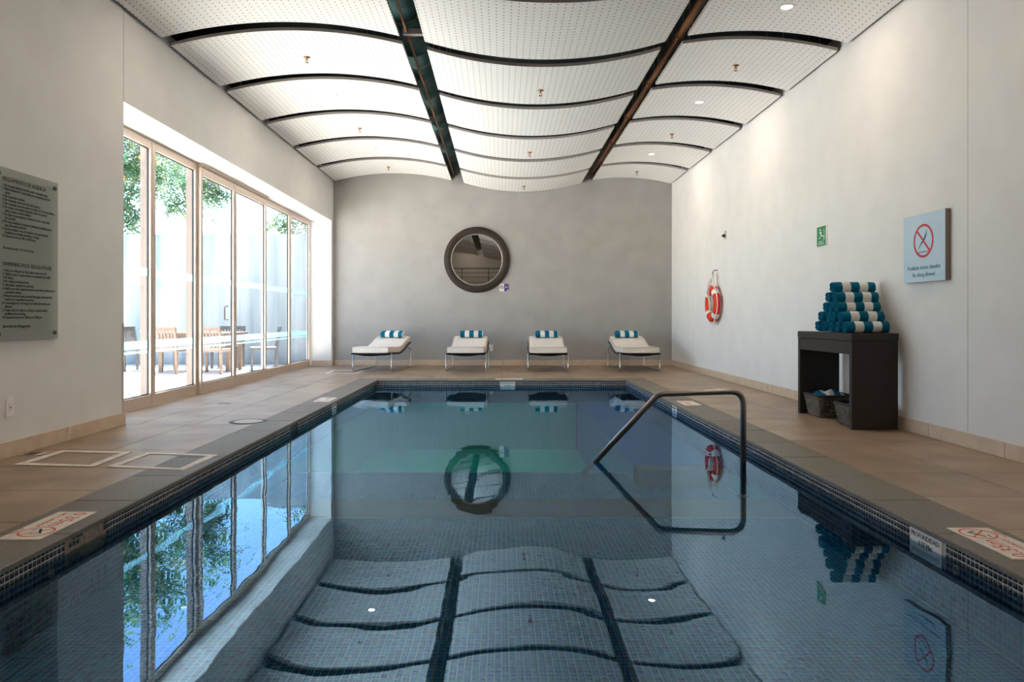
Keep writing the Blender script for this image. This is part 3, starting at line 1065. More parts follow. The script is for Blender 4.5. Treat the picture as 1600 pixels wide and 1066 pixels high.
# services in the slots between the panels
dr = empty('air_duct', (-1.07, 0, 4.38), label='dark teal round air duct in the slot between ceiling panels', cat='duct')
pr = [(0.18, YF)]
yy = YF
while yy < YB - 0.7:
    nxt = yy + 0.85
    pr += [(0.18, nxt - 0.05), (0.20, nxt - 0.04), (0.20, nxt + 0.02), (0.18, nxt + 0.03)]
    yy = nxt
pr += [(0.18, YB)]
mb = MB().lathe(pr, (0, 0, 0), 'Y', 24)
mb.build('duct_body', M['duct'], dr, smooth=True)
for k in range(11):
    y = 1.0 + k * 1.35
    MB().tube([(-0.21, y, 0.36), (-0.21, y, 0.0), (-0.15, y, -0.15), (0, y, -0.21), (0.15, y, -0.15), (0.21, y, 0.0), (0.21, y, 0.36)], 0.008, 6).build('duct_strap', M['wire'], dr)
for i, (x, z, rr_, lab) in enumerate(((1.93, 4.06, 0.035, 'copper pipe running in the slot by the wall-side ceiling panels'), (2.05, 4.22, 0.025, 'thin copper pipe high in the slot by the wall-side ceiling panels'),
                                    (-1.00, 4.03, 0.014, 'thin copper pipe beside the teal air duct in the ceiling slot'))):
    p = empty('copper_pipe', (x, 0, z), label=lab, cat='pipe')
    MB().tube([(0, YF, 0), (0, YB, 0)], rr_, 10).build('pipe_run', M['copper'], p, smooth=True)
    for k in range(9):
        y = 1.6 + k * 1.545
        MB().lathe([(rr_ * 1.0, -0.04), (rr_ * 1.35, -0.035), (rr_ * 1.35, 0.035), (rr_ * 1.0, 0.04)], (0, y, 0), 'Y', 10).build('pipe_coupling', M['copper'], p)
        if i < 2: MB().tube([(0, y + 0.3, 0), (0, y + 0.3, ZT - z)], 0.004, 5).build('pipe_hanger', M['wire'], p)
o = MB().box(-1.04, -0.79, 7.57, 7.63, 4.0, 4.06).build('ceiling_rail', M['panel_edge'])
tag(o, 'short metal rail crossing the duct slot between ceiling panels', 'rail')

# ------------------------------------------------------------------ windows
POST = [6.75, 8.20, 9.39, 10.59, 12.01, 13.53, 14.93]


def window_leaf(name, y0, y1, xc, label, sliding=False):
    root = empty(name, (0, 0, 0), label=label, kind='structure')
    if sliding:
        root['category'] = 'door'
        del root['category']
    d = 0.022
    st = 0.055
    zb, ztop = 0.0 if not sliding else 0.012, ZH - (0.0 if not sliding else 0.05)
    bx = lambda *a: MB().box(*a)
    bevel_mod(bx(xc - d, xc + d, y0 + 0.002, y0 + st, zb, ztop).build('stile', M['alu'], root), 0.004, 1)
    bevel_mod(bx(xc - d, xc + d, y1 - st, y1 - 0.002, zb, ztop).build('stile', M['alu'], root), 0.004, 1)
    bevel_mod(bx(xc - d, xc + d, y0 + st, y1 - st, zb, zb + 0.13).build('bottom_rail', M['alu'], root), 0.004, 1)
    bevel_mod(bx(xc - d, xc + d, y0 + st, y1 - st, ztop - 0.10, ztop).build('top_rail', M['alu'], root), 0.004, 1)
    a, b, c, e = y0 + st, y1 - st, zb + 0.13, ztop - 0.10
    xg = xc - 0.016
    gk = MB().box(xg - 0.006, xg + 0.008, a, a + 0.012, c, e).box(xg - 0.006, xg + 0.008, b - 0.012, b, c, e).box(xg - 0.006, xg + 0.008, a, b, c, c + 0.01).box(xg - 0.006, xg + 0.008, a, b, e - 0.01, e)
    gk.build('gasket', M['gasket'], root)
    gl = MB().add([(xg, a, c), (xg, b, c), (xg, b, e), (xg, a, e)], [(0, 1, 2, 3)]).build('pane', M['glass'], root, fix=False)
    for (za, zb2) in ((1.475, 1.562), (0.655, 0.745), (0.605, 0.632)):
        MB().box(xg + 0.002, xg + 0.003, a, b, za, zb2).build('frosted_band', M['frost'], gl)
    return root


names = ['pane partly hidden by the near wall', 'pane left of the handle door', 'leaf with the dark pull handle', 'leaf right of the handle door', 'pane second from the white pier', 'pane beside the white pier']
wi = di = 0
for k in range(6):
    sl = k in (2, 3)
    if sl:
        di += 1
        nm = 'door_%d' % di
    else:
        wi += 1
        nm = 'window_%d' % wi
    xk = XW + (0.0 if not sl else 0.05)
    r = window_leaf(nm, POST[k], POST[k + 1], xk, ('tall glass sliding ' if sl else 'tall fixed glass ') + names[k], sl)
    if k == 2:
        y = POST[3] - 0.13
        MB().tube([(xk - 0.03, y, 0.97), (xk - 0.075, y, 0.97), (xk - 0.085, y, 0.99), (xk - 0.085, y, 1.15), (xk - 0.075, y, 1.17), (xk - 0.03, y, 1.17)], 0.011, 8).build('pull_handle', M['darkmetal'], r)
        MB().box(xk + 0.02, xk + 0.03, POST[3] - 0.04, POST[3] - 0.012, 0.95, 1.25).build('lock_plate', M['brass'], r)
# mullions, tracks, sill
for i, y in enumerate(POST[1:-1]):
    back = {2: XW + 0.020, 3: XW + 0.020}.get(i, XW - 0.022)
    o = MB().box(back, XW + 0.026, y - 0.03, y + 0.03, 0, ZH).build('trim_%d' % (i + 1), M['alu'])
    tag(o, 'upright aluminium mullion between glass panes', kind='structure')
    if i < 2:
        MB().box(XW - 0.10, XW - 0.0225, y - 0.058, y + 0.03, 0, ZH).build('outer_fin', M['fin_dark'], o)
o = MB().box(XW + 0.026, XW + 0.085, POST[2], POST[4], ZH - 0.045, ZH).box(XW + 0.09, XW + 0.10, POST[2], POST[4], ZH - 0.03, ZH).box(XW - 0.05, XW + 0.03, POST[0], POST[-1], ZH - 0.012, ZH + 0.01).build('trim_6', M['alu'])
tag(o, 'aluminium head track of the sliding doors', kind='structure')
o = MB().box(XW - 0.12, XW + 0.03, POST[0], POST[-1], -0.02, 0.004).box(XW + 0.03, XW + 0.085, POST[2], POST[4], 0.0, 0.012).build('trim_7', M['alu'])
tag(o, 'aluminium sill and sliding track', kind='structure')

# ------------------------------------------------------------------ signs on the walls
# no-diving board
xs = XR - 0.042
sg = empty('no_diving_sign', (0, 0, 0), label='pale blue square no-diving board on the white wall', cat='sign')
MB().box(xs, XR, 5.74, 6.33, 1.305, 1.88).build('board', M['signside'], sg)
MB().box(xs - 0.003, xs, 5.74, 6.33, 1.305, 1.88).build('face', M['signblue'], sg)
F = basis((xs - 0.003, 6.33, 1.305), *RIGHT)
flat('prohibition_ring', ring_polys(0.295, 0.345, 0.142, 0.122, 48), F, M['red'], sg)
flat('prohibition_bar', [bar_poly(0.205, 0.435, 0.385, 0.255, 0.017)], F, M['red'], sg, 0.0016)
body = [(0.225, 0.268), (0.24, 0.305), (0.262, 0.332), (0.30, 0.368), (0.326, 0.40), (0.338, 0.436), (0.341, 0.405), (0.332, 0.375), (0.312, 0.35), (0.285, 0.33), (0.262, 0.312), (0.250, 0.312), (0.255, 0.300), (0.243, 0.296)]
flat('diver_symbol', [body, [(0.222, 0.252), (0.25, 0.258), (0.28, 0.252), (0.31, 0.258), (0.34, 0.252), (0.365, 0.256), (0.365, 0.250), (0.34, 0.245), (0.31, 0.251), (0.28, 0.245), (0.25, 0.251), (0.222, 0.245)]], F, M['blueprint'], sg, 0.0012)
T = lambda x, y: F @ Matrix.Translation((x, y, 0.0006))
text('lettering', 'Prohibido tirarse clavados', 0.052, T(0.295, 0.105), M['blueprint'], sg, 'CENTER', squeeze=0.85)
text('lettering', 'No diving allowed', 0.052, T(0.295, 0.045), M['blueprint'], sg, 'CENTER', squeeze=0.85)

# emergency exit sign
sg = empty('exit_sign', (0, 0, 0), label='small green emergency exit sign high on the white wall', cat='sign')
MB().box(XR - 0.012, XR, 7.905, 8.14, 1.805, 2.03).build('backplate', M['white'], sg)
MB().box(XR - 0.014, XR - 0.012, 7.925, 8.14, 1.81, 2.025).build('face', M['green'], sg)
F = basis((XR - 0.014, 8.14, 1.81), *RIGHT)
man = [ring_polys(0.085, 0.178, 0.014, 0.0, 14), [bar_poly(0.09, 0.16, 0.105, 0.115, 0.022)], [bar_poly(0.105, 0.118, 0.18, 0.095, 0.012)], [bar_poly(0.18, 0.097, 0.18, 0.072, 0.011)],
       [bar_poly(0.103, 0.118, 0.085, 0.085, 0.012)], [bar_poly(0.085, 0.087, 0.062, 0.082, 0.010)], [bar_poly(0.09, 0.157, 0.065, 0.14, 0.010)], [bar_poly(0.095, 0.157, 0.125, 0.14, 0.010)],
       [[(0.16, 0.06), (0.19, 0.06), (0.19, 0.17), (0.16, 0.17), (0.16, 0.163), (0.183, 0.163), (0.183, 0.067), (0.16, 0.067)]]]
flat('running_figure', [p for q in man for p in q], F, M['white'], sg)
T = lambda x, y: F @ Matrix.Translation((x, y, 0.0006))
text('lettering', 'SALIDA DE', 0.026, T(0.107, 0.036), M['white'], sg, 'CENTER')
text('lettering', 'EMERGENCIA', 0.026, T(0.107, 0.013), M['white'], sg, 'CENTER')

# sensor plate
sg = empty('wall_sensor', (XR, 11.5, 2.33), label='small square metal plate with a knob high above the lifebuoy', cat='sensor')
MB().box(-0.008, 0, -0.045, 0.045, -0.07, 0.07).build('plate', M['panel_edge'], sg)
MB().lathe([(0.03, -0.008), (0.03, -0.02), (0.018, -0.045), (0.022, -0.05), (0.0, -0.055)], (0, 0.01, -0.01), 'X', 14).build('knob', M['darkmetal'], sg, smooth=True)

# rules plate on the left wall
sg = empty('rules_sign', (0, 0, 0), label='greenish acrylic pool rules plate on the near left wall', cat='sign')
xp = XL + 0.028
MB().box(xp, xp + 0.006, 4.94, 5.67, 0.835, 2.065).build('acrylic_plate', M['acrylic'], sg)
for y in (4.995, 5.625):
    for z in (0.885, 2.015):
        MB().lathe([(0.011, 0.0), (0.011, 0.036), (0.016, 0.036), (0.016, 0.044), (0.0, 0.044)], (XL, y, z), 'X', 14).build('standoff', M['darkmetal'], sg)
F = basis((xp + 0.0062, 4.985, 0.835), *LEFT)
T = lambda x, y: F @ Matrix.Translation((x, y, 0.0006))
text('heading', 'REGLAMENTO DE ALBERCA', 0.043, T(0.055, 1.135), M['black'], sg, width=0.475, thick=0.0008)
es = ['1. No hay guardavidas en servicio, nade a su propio riesgo.', '2. Niños menores de 12 años deben ser acompañados por un', '    adulto.', '3. No se permiten clavados.', '4. No se permite correr en el área de la alberca.',
      '5. No se permite el uso de envases de vidrio en el área de la alberca.', '6. Por respeto a los demás huéspedes, evitar el exceso de', '    ruido y música con alto volumen.', '7. No dejar sus pertenencias, el hotel no se hace responsable',
      '    de la pérdida.', '8. No está permitido el consumo de alimentos y bebidas que no', '    sean del servicio del hotel.', '9. Queda prohibido el uso de la alberca a las personas bajo', '    la influencia de bebidas alcohólicas o drogas.', '10. Horario de uso de 7:00 a 22:00 horas.']
text('rules_text', '\n'.join(es), 0.0262, T(0.055, 1.098), M['black'], sg, width=0.59, thick=0.0008)
text('closing_line', 'Atentamente, la Gerencia.', 0.026, T(0.055, 0.655), M['black'], sg, width=0.34, thick=0.001)
text('heading', 'SWIMMING POOL REGULATIONS', 0.041, T(0.055, 0.535), M['black'], sg, width=0.545, thick=0.0008)
en = ['1. There is no lifeguard on duty, swim at your own risk.', '2. Children under 12 years must be accompanied by an adult.', '3. No diving.', '4. No running around pool area.', '5. Only plastic containers in pool area.',
      '6. Radios and sound equipment must be used with consideration to', '    a moderate volume.', '7. Please do not leave your personal belongings unattended, the', '    hotel is not responsible for any loss.', '8. Consuming food or beverages not sold by the hotel is not',
      '    allowed.', '9. People under the influence of drugs or alcohol shall be', '    prohibited from entering.', '10. Operation hours from 7:00 a.m. to 10:00 p.m.']
text('rules_text', '\n'.join(en), 0.0262, T(0.055, 0.495), M['black'], sg, width=0.59, thick=0.0008)
text('closing_line', 'Sincerely, the Management.', 0.026, T(0.055, 0.098), M['black'], sg, width=0.30, thick=0.001)


# outlets
def outlet(name, F, label, cat='outlet'):
    r = empty(name, label=label, cat=cat)
    def bx(nm, x0, x1, y0, y1, z0, z1, m):
        o = MB().box(x0, x1, y0, y1, z0, z1).build(nm, m, r)
        o.data.transform(F)
        return o
    bevel_mod(bx('plate', -0.042, 0.042, -0.068, 0.068, 0, 0.007, M['white']), 0.003, 1)
    bx('insert', -0.018, 0.018, -0.03, 0.03, 0.007, 0.009, M['cushion'])
    bx('slot', -0.004, 0.004, -0.008, 0.008, 0.009, 0.0095, M['black'])
    return r


outlet('wall_outlet', basis((XL, 5.16, 0.355), *LEFT), 'white socket plate low on the left wall below the rules plate')
outlet('wall_outlet', basis((-0.215, YB, 0.37), *BACK), 'white socket plate on the grey wall beside a lounger')

# no smoking notice next to the mirror
sg = empty('no_smoking_notice', label='small purple and white no-smoking notice below the round mirror', cat='sign')
F = basis((-0.035, YB - 0.006, 1.565), *BACK)
o = MB().box(0, 0.105, 0, 0.155, 0, 0.006).build('white_half', M['white'], sg); o.data.transform(F)
flat('purple_half', [[(0.098, 0), (0.2, 0), (0.2, 0.115), (0.185, 0.145), (0.165, 0.157), (0.098, 0.157)]], F, M['purple'], sg, 0.007)
F2 = F @ Matrix.Translation((0, 0, 0.006))
flat('prohibition_ring', ring_polys(0.05, 0.085, 0.042, 0.032, 24) + [bar_poly(0.022, 0.11, 0.078, 0.06, 0.01), bar_poly(0.024, 0.083, 0.076, 0.083, 0.012)], F2, M['purple'], sg)
flat('corner_mark', [[(0.165, 0.008), (0.192, 0.008), (0.192, 0.03), (0.165, 0.03)]], F2, M['white'], sg, 0.0025)
flat('print_line', [[(0.12, 0.08), (0.18, 0.08), (0.18, 0.09), (0.12, 0.09)]], F2, M['white'], sg, 0.0025)

# ------------------------------------------------------------------ round mirror
mr = empty('round_mirror', (-0.51, YB, 2.225), label='round mirror in a wide dark woven frame on the grey wall', cat='mirror')
ri, ro = 0.535, 0.695
prof = [(ro - 0.01, 0.0), (ro, -0.03), (ro - 0.02, -0.055), (ro - 0.08, -0.075), (ri + 0.03, -0.06), (ri, -0.035), (ri, 0.0)]
MB().lathe(prof, (0, 0, 0), 'Y', 72).build('frame_core', M['frame_brown'], mr, smooth=True)
mb = MB()
for k in range(132):
    a = 2 * PI * k / 132
    for q, (r_, d_) in enumerate(((ri + 0.018, -0.055), (ri + 0.045, -0.070), (ri + 0.072, -0.079), (ri + 0.10, -0.077), (ri + 0.125, -0.068), (ri + 0.147, -0.054))):
        aa = a + (PI / 132 if q % 2 else 0)
        c = Vector((r_ * math.cos(aa), d_, r_ * math.sin(aa)))
        t = Vector((-math.sin(aa), 0, math.cos(aa))) * 0.0125
        e = Vector((math.cos(aa), 0, math.sin(aa))) * 0.0115
        up = Vector((0, -0.013, 0))
        mb.add([c - t, c + e, c + t, c - e, c + up], [(0, 1, 4), (1, 2, 4), (2, 3, 4), (3, 0, 4)])
o = mb.build('frame_weave', M['frame_brown'], mr, fix=False)
o['kind'] = 'stuff'
MB().lathe([(ri + 0.012, -0.058), (ri + 0.004, -0.064), (ri - 0.008, -0.058), (ri - 0.008, -0.03)], (0, 0, 0), 'Y', 72).build('inner_bead', M['wire'], mr, smooth=True)
MB().disc((0, -0.032, 0), ri, 'Y', 72).build('mirror_glass', M['mirror'], mr, fix=False)

# gallery railing behind the viewer (seen in the mirror)
gr = empty('gallery_railing', (0, YF - 0.1, 2.45), label='thin metal gallery railing seen in the round mirror', cat='railing')
for z in (0.25, 0.5, 0.72, 0.92):
    MB().tube([(XL + 0.02, 0, z), (XR - 0.02, 0, z)], 0.022 if z > 0.9 else 0.012, 8).build('rail', M['darkmetal'], gr)
for k in range(6):
    x = XL + 0.4 + k * 1.27
    MB().tube([(x, 0, 0), (x, 0, 0.93)], 0.018, 8).build('post', M['darkmetal'], gr)


# ------------------------------------------------------------------ lifebuoy
lb = empty('lifebuoy', (XR - 0.085, 11.92, 1.232), label='orange and white lifebuoy hanging on the white wall', cat='lifebuoy')
R1, rt = 0.237, 0.068
mb = MB()
mb.grid(lambda u, v: ((-rt * 0.85 * math.sin(2 * PI * v)), (R1 + rt * math.cos(2 * PI * v)) * math.cos(2 * PI * u), (R1 + rt * math.cos(2 * PI * v)) * math.sin(2 * PI * u)), 56, 18)
mb.build('ring', M['orange'], lb, smooth=True)
for k in range(4):
    a0 = PI / 4 + k * PI / 2
    hw = 0.17
    MB().grid(lambda u, v: ((-(rt + 0.003) * 0.87 * math.sin(2 * PI * v)), (R1 + (rt + 0.003) * math.cos(2 * PI * v)) * math.cos(a0 + hw * (2 * u - 1)), (R1 + (rt + 0.003) * math.cos(2 * PI * v)) * math.sin(a0 + hw * (2 * u - 1))), 8, 18).build('white_band', M['white'], lb, smooth=True)
    pts = []
    for i in range(13):
        t = i / 12
        a = a0 + t * PI / 2
        pts.append((-0.02, (R1 + rt + 0.006 + 0.022 * math.sin(PI * t)) * math.cos(a), (R1 + rt + 0.006 + 0.022 * math.sin(PI * t)) * math.sin(a)))
    MB().tube(pts, 0.009, 6).build('grab_rope', M['rope'], lb, smooth=True)
for dy, dx in ((0.03, -0.075), (-0.005, -0.06), (0.045, -0.02), (-0.035, 0.0)):
    MB().tube([(dx, dy, 0.16), (dx, dy * 1.2, 0.3), (dx * 0.6 + 0.01, dy * 0.8, 0.42), (0.02, dy * 0.3, 0.52)], 0.009, 6).build('hanging_rope', M['rope'], lb, smooth=True)
pts = []
for i in range(60):
    a = i * 0.55
    pts.append((-0.03 + 0.03 * math.sin(a * 0.37), 0.05 * math.sin(a), 0.02 + 0.11 * math.cos(a * 0.93) - 0.02 * math.sin(a * 0.21)))
MB().tube(pts, 0.009, 6).build('coiled_line', M['rope'], lb, smooth=True)
MB().tube([(0.0, 0.0, -0.19), (-0.01, -0.10, -0.20), (0.07, -0.21, -0.20)], 0.008, 6).build('loose_end', M['rope'], lb, smooth=True)
MB().tube([(0.085, 0, 0.56), (0.03, 0, 0.56), (0.005, 0, 0.53), (0.0, 0, 0.50), (0.02, 0, 0.49)], 0.007, 8).build('hook', M['darkmetal'], lb, smooth=True)

# ------------------------------------------------------------------ console with towels
tx0, tx1, ty0, ty1, tz = 3.13, 3.55, 6.40, 7.57, 0.862
ct = empty('towel_console', label='dark brown open console table holding the towel pyramid', cat='table')
for nm, b in (('top', (tx0, tx1, ty0, ty1, 0.795, tz)), ('side_panel', (tx0 + 0.003, tx1 - 0.003, ty0 + 0.003, ty0 + 0.055, 0, 0.793)), ('side_panel', (tx0 + 0.003, tx1 - 0.003, ty1 - 0.055, ty1 - 0.003, 0, 0.793)),
              ('apron', (tx0 + 0.004, tx0 + 0.03, ty0 + 0.055, ty1 - 0.055, 0.672, 0.793)), ('apron', (tx1 - 0.03, tx1 - 0.004, ty0 + 0.055, ty1 - 0.055, 0.672, 0.793))):
    bevel_mod(MB().box(*b).build(nm, M['wood'], ct), 0.003, 1)


def roll_mesh(rad, length, phase, turns=3.4, th=0.0092):
    mb = MB()
    n = 84
    pin, pout = [], []
    for i in range(n + 1):
        t = i / n
        a = phase - 2 * PI * turns * (1 - t)
        r_o = 0.010 + (rad - 0.010) * t
        wob = 1 + 0.012 * math.sin(5 * a + phase)
        pout.append((r_o * wob * math.cos(a), r_o * wob * math.sin(a)))
        r_i = r_o - th
        r_i = max(0.003, r_i)
        pin.append((r_i * math.cos(a), r_i * math.sin(a)))
    L_ = length
    nx_ = 8
    o0 = 0
    for side in (pout, pin):
        for j in range(nx_ + 1):
            x = L_ * j / nx_
            k = 1 - (0.05 if j in (0, nx_) else 0)
            for (y, z) in side:
                mb.v.append((x + (0.004 * math.sin(9 * (y + z) / rad) if j in (0, nx_) else 0), y * k, z * k))
    w = n + 1
    off = (nx_ + 1) * w
    for s_ in (0, 1):
        for j in range(nx_):
            for i in range(n):
                a = s_ * off + j * w + i
                mb.f.append((a, a + 1, a + 1 + w, a + w)); mb.mi.append(0)
    for j in (0, nx_):
        for i in range(n):
            a = j * w + i
            mb.f.append((a, a + 1, off + a + 1, off + a)); mb.mi.append(0)
    for j in range(nx_):
        for i in (0, n):
            a = j * w + i
            mb.f.append((a, a + w, off + a + w, off + a)); mb.mi.append(0)
    return mb.mesh('rolled_towel', M['roll'], True)


roll_meshes = [roll_mesh(0.0575, 0.395, p) for p in (0.4, 1.7, 3.0, 4.2, 5.3)]
rowname = ['bottom', 'second', 'third', 'fourth', 'top']
posn = {5: ['nearest end', 'second from nearest end', 'centre', 'second from far end', 'far end'], 4: ['nearest end', 'second from nearest end', 'second from far end', 'far end'],
        3: ['nearest end', 'centre', 'far end'], 2: ['nearer one', 'farther one'], 1: ['single one']}
for lv in range(5):
    cnt = 5 - lv
    for i in range(cnt):
        o = bpy.data.objects.new('rolled_towel', random.choice(roll_meshes))
        COL.objects.link(o)
        y = 6.535 + lv * 0.069 + i * 0.138
        o.location = (3.125 + random.uniform(-0.012, 0.012) + 0.01 * lv * 0.3, y, tz + 0.0575 + lv * 0.0925)
        o.rotation_euler = (0, 0, random.uniform(-0.006, 0.006))
        lab = 'rolled teal and white striped towel, %s row of the pyramid, %s' % (rowname[lv], posn[cnt][i])
        if cnt == 1:
            lab = 'single rolled teal and white striped towel on top of the pyramid'
        tag(o, lab, 'towel', 'rolled towels in the pyramid')


def basket(y0, y1, x0, x1, h, label):
    r = empty('wicker_basket', ((x0 + x1) / 2, (y0 + y1) / 2, 0), label=label, cat='basket')
    wx, wy = (x1 - x0) / 2, (y1 - y0) / 2
    sc_ = lambda z: 0.80 + 0.20 * z / h

    def loop(z, ph, amp=0.005, inset=0.0):
        pts = []
        s = sc_(z)
        per = [(-wx, -wy), (wx, -wy), (wx, wy), (-wx, wy)]
        for e in range(4):
            a, b = Vector(per[e]), Vector(per[(e + 1) % 4])
            nrm = Vector(((b - a).y, -(b - a).x)).normalized()
            n = 12
            for i in range(n):
                t = (i + 0.5) / n
                p = (a + (b - a) * t) * s + nrm * (amp * (1 if (i + ph) % 2 else -1) - inset)
                pts.append((p.x, p.y, z))
        return pts
    mb = MB()
    nrow = 13
    for k in range(nrow):
        mb.tube(loop(0.012 + (h - 0.03) * k / (nrow - 1), k), 0.0078, 5, closed=True)
    mb.build('woven_strands', M['wicker'], r)['kind'] = 'stuff'
    mb = MB()
    a = [(sx * wx * 0.80, sy * wy * 0.80, 0.004) for sx, sy in ((-1, -1), (1, -1), (1, 1), (-1, 1))]
    b = [(sx * wx * 0.97, sy * wy * 0.97, h - 0.015) for sx, sy in ((-1, -1), (1, -1), (1, 1), (-1, 1))]
    mb.add(a + b, [(3, 2, 1, 0)] + [(i, (i + 1) % 4, 4 + (i + 1) % 4, 4 + i) for i in range(4)])
    mb.build('inner_shell', M['wood'], r)
    mb = MB().tube(loop(h - 0.006, 0, 0.0), 0.012, 8, closed=True)
    mb.build('rim', M['wood'], r, smooth=True)
    return r


basket(7.13, 7.49, 3.16, 3.53, 0.225, 'dark wicker basket with a striped towel under the far side of the console')
basket(6.50, 6.83, 3.17, 3.53, 0.205, 'dark wicker basket nearest the console side panel')


def cloth(name, x0, x1, y0, y1, z, amp, m, label, seed):
    mb = MB()
    nu, nv = 18, 14
    def fn(u, v):
        x, y = (x1 - x0) * u, (y1 - y0) * v
        dome = math.sin(PI * min(1, max(0, u))) ** 0.5 * math.sin(PI * v) ** 0.5 if 0 < u < 1 and 0 < v < 1 else 0
        return (x, y, amp * dome * (0.75 + 0.5 * noise.noise((u * 3 + seed, v * 3, 0))) + 0.01 * noise.noise((u * 9, v * 9, seed)))
    mb.grid(fn, nu, nv)
    o = mb.build(name, m, None, smooth=True, loc=(x0, y0, z))
    s = o.modifiers.new('thick', 'SOLIDIFY'); s.thickness = 0.01
    return tag(o, label, 'towel')


cloth('used_towel', 3.19, 3.50, 7.17, 7.45, 0.17, 0.11, M['roll'], 'crumpled teal and white striped towel heaped in the far basket', 1.0)
cloth('used_towel', 3.215, 3.485, 6.555, 6.775, 0.15, 0.06, M['tealcloth'], 'teal towel lying in the near basket', 4.0)

# ------------------------------------------------------------------ handrail
yh = 5.42
hr = empty('pool_handrail', (0, yh, 0), label='bent steel handrail rising from the pool at the right edge', cat='handrail')


def fillet(pts, rad, n=7):
    out = [Vector(pts[0])]
    for i in range(1, len(pts) - 1):
        a, b, c = Vector(pts[i - 1]), Vector(pts[i]), Vector(pts[i + 1])
        d1, d2 = (a - b).normalized(), (c - b).normalized()
        ang = d1.angle(d2)
        t = rad / math.tan(ang / 2)
        p, q = b + d1 * t, b + d2 * t
        for k in range(n + 1):
            s = k / n
            out.append((p * (1 - s) + b * s) * (1 - s) + (b * (1 - s) + q * s) * s)
    out.append(Vector(pts[-1]))
    return out


dirx, dirz = 0.71 - 1.19, -0.087 - 0.425
path = fillet([(0.71 + dirx * 0.2, 0, -0.087 + dirz * 0.2), (1.19, 0, 0.425), (1.83, 0, 0.447), (1.83, 0, ZS)], 0.10)
MB().tube(path, 0.0225, 16).build('rail_tube', M['steel'], hr, smooth=True)
MB().lathe([(0.0225, 0.02), (0.045, 0.014), (0.05, 0.0)], (1.83, 0, ZS), 'Z', 20).build('base_flange', M['steel'], hr, smooth=True)


# ------------------------------------------------------------------ loungers
def make_lounger():
    root = empty('lounger')
    W, TH = 0.34, 0.115
    # centre line of the mattress underside, y from foot (0) to head (1.55)
    key = [(0.0, 0.352), (0.25, 0.350), (0.55, 0.335), (0.80, 0.335), (1.05, 0.385), (1.30, 0.465), (1.55, 0.520)]

    def prof(t):
        s = t * (len(key) - 1)
        i = min(int(s), len(key) - 2)
        f = s - i
        p0, p1, p2, p3 = key[max(i - 1, 0)], key[i], key[i + 1], key[min(i + 2, len(key) - 1)]
        h = lambda a, b, c, d: 0.5 * ((2 * b) + (-a + c) * f + (2 * a - 5 * b + 4 * c - d) * f * f + (-a + 3 * b - 3 * c + d) * f ** 3)
        return h(p0[0], p1[0], p2[0], p3[0]), h(p0[1], p1[1], p2[1], p3[1])

    def nrm(t):
        a, b = prof(max(t - 0.01, 0)), prof(min(t + 0.01, 1))
        d = Vector((b[0] - a[0], b[1] - a[1])).normalized()
        return Vector((-d.y, d.x))
    mb = MB()
    ns, nc = 40, 36

    def surf(u, v):
        t = v
        y, z = prof(t)
        n = nrm(t)
        a = 2 * PI * u
        e = 0.30
        cx = math.copysign(abs(math.cos(a)) ** e, math.cos(a)) * W
        cz = math.copysign(abs(math.sin(a)) ** e, math.sin(a)) * TH / 2 + TH / 2
        end = 1.0
        pf = 0.006 * math.cos(PI * cx / W / 2) if math.sin(a) > 0 else 0
        return (cx, y + n.x * (cz + pf), z + n.y * (cz + pf))
    mb.grid(surf, nc, ns, closed_u=True)
    for v in (0, 1):
        mb.add([surf(i / nc, v) for i in range(nc)], [tuple(range(nc))])
    mt = mb.build('mattress', M['cushion'], root, smooth=False)
    for p in mt.data.polygons:
        p.use_smooth = len(p.vertices) == 4
    for cz in (0.012, TH - 0.012):
        pts = []
        for k in range(41):
            y, z = prof(k / 40); n = nrm(k / 40)
            pts.append((W + 0.001, y + n.x * cz, z + n.y * cz))
        y, z = prof(1); n = nrm(1)
        back = [(-q[0], q[1], q[2]) for q in reversed(pts)]
        MB().tube(pts + back, 0.0055, 6, closed=True).build('piping', M['piping'], mt, smooth=True)
    # sling frame
    for s in (-1, 1):
        pts = [(s * (W + 0.012), prof(k / 24)[0], prof(k / 24)[1] - 0.014) for k in range(25)]
        MB().tube(pts, 0.014, 8).build('side_rail', M['sling'], root, smooth=True)
    mb = MB()
    mb.grid(lambda u, v: ((2 * u - 1) * (W + 0.01), prof(v)[0], prof(v)[1] - 0.012 - 0.045 * (1 - (2 * u - 1) ** 2) * (1 if 0.02 < v else 1)), 12, 24)
    mb.build('seat_sling', M['sling'], root, smooth=True)
    MB().tube([(-W, 0.10, 0.325), (W, 0.10, 0.325)], 0.012, 8).build('cross_bar', M['darkmetal'], root)
    # sled legs
    for s in (-1, 1):
        x = s * (W + 0.03)
        path = fillet([(x, 0.12, 0.345), (x, 0.12, 0.012), (x, 1.50, 0.012), (x, 1.50, 0.36), (x, 1.22, 0.425)], 0.05, 5)
        MB().tube(path, 0.0115, 8).build('sled_leg', M['chrome'], root, smooth=True)
    return root


lounge = make_lounger()


def towel_fold():
    mb = MB()
    w, d, h = 0.45, 0.20, 0.105
    def fn(u, v):
        a = 2 * PI * v
        e = 0.6
        y = math.copysign(abs(math.cos(a)) ** e, math.cos(a)) * d / 2
        z = math.copysign(abs(math.sin(a)) ** e, math.sin(a)) * h / 2
        return (w * u, y + 0.008 * noise.noise((u * 4, v * 5, 0)), z + 0.008 * noise.noise((u * 5, v * 3, 2)))
    mb.grid(fn, 20, 24)
    for u in (0, 1):
        mb.add([fn(u, k / 24) for k in range(24)], [tuple(range(24))])
    return mb.mesh('folded_towel', M['fold'], True)


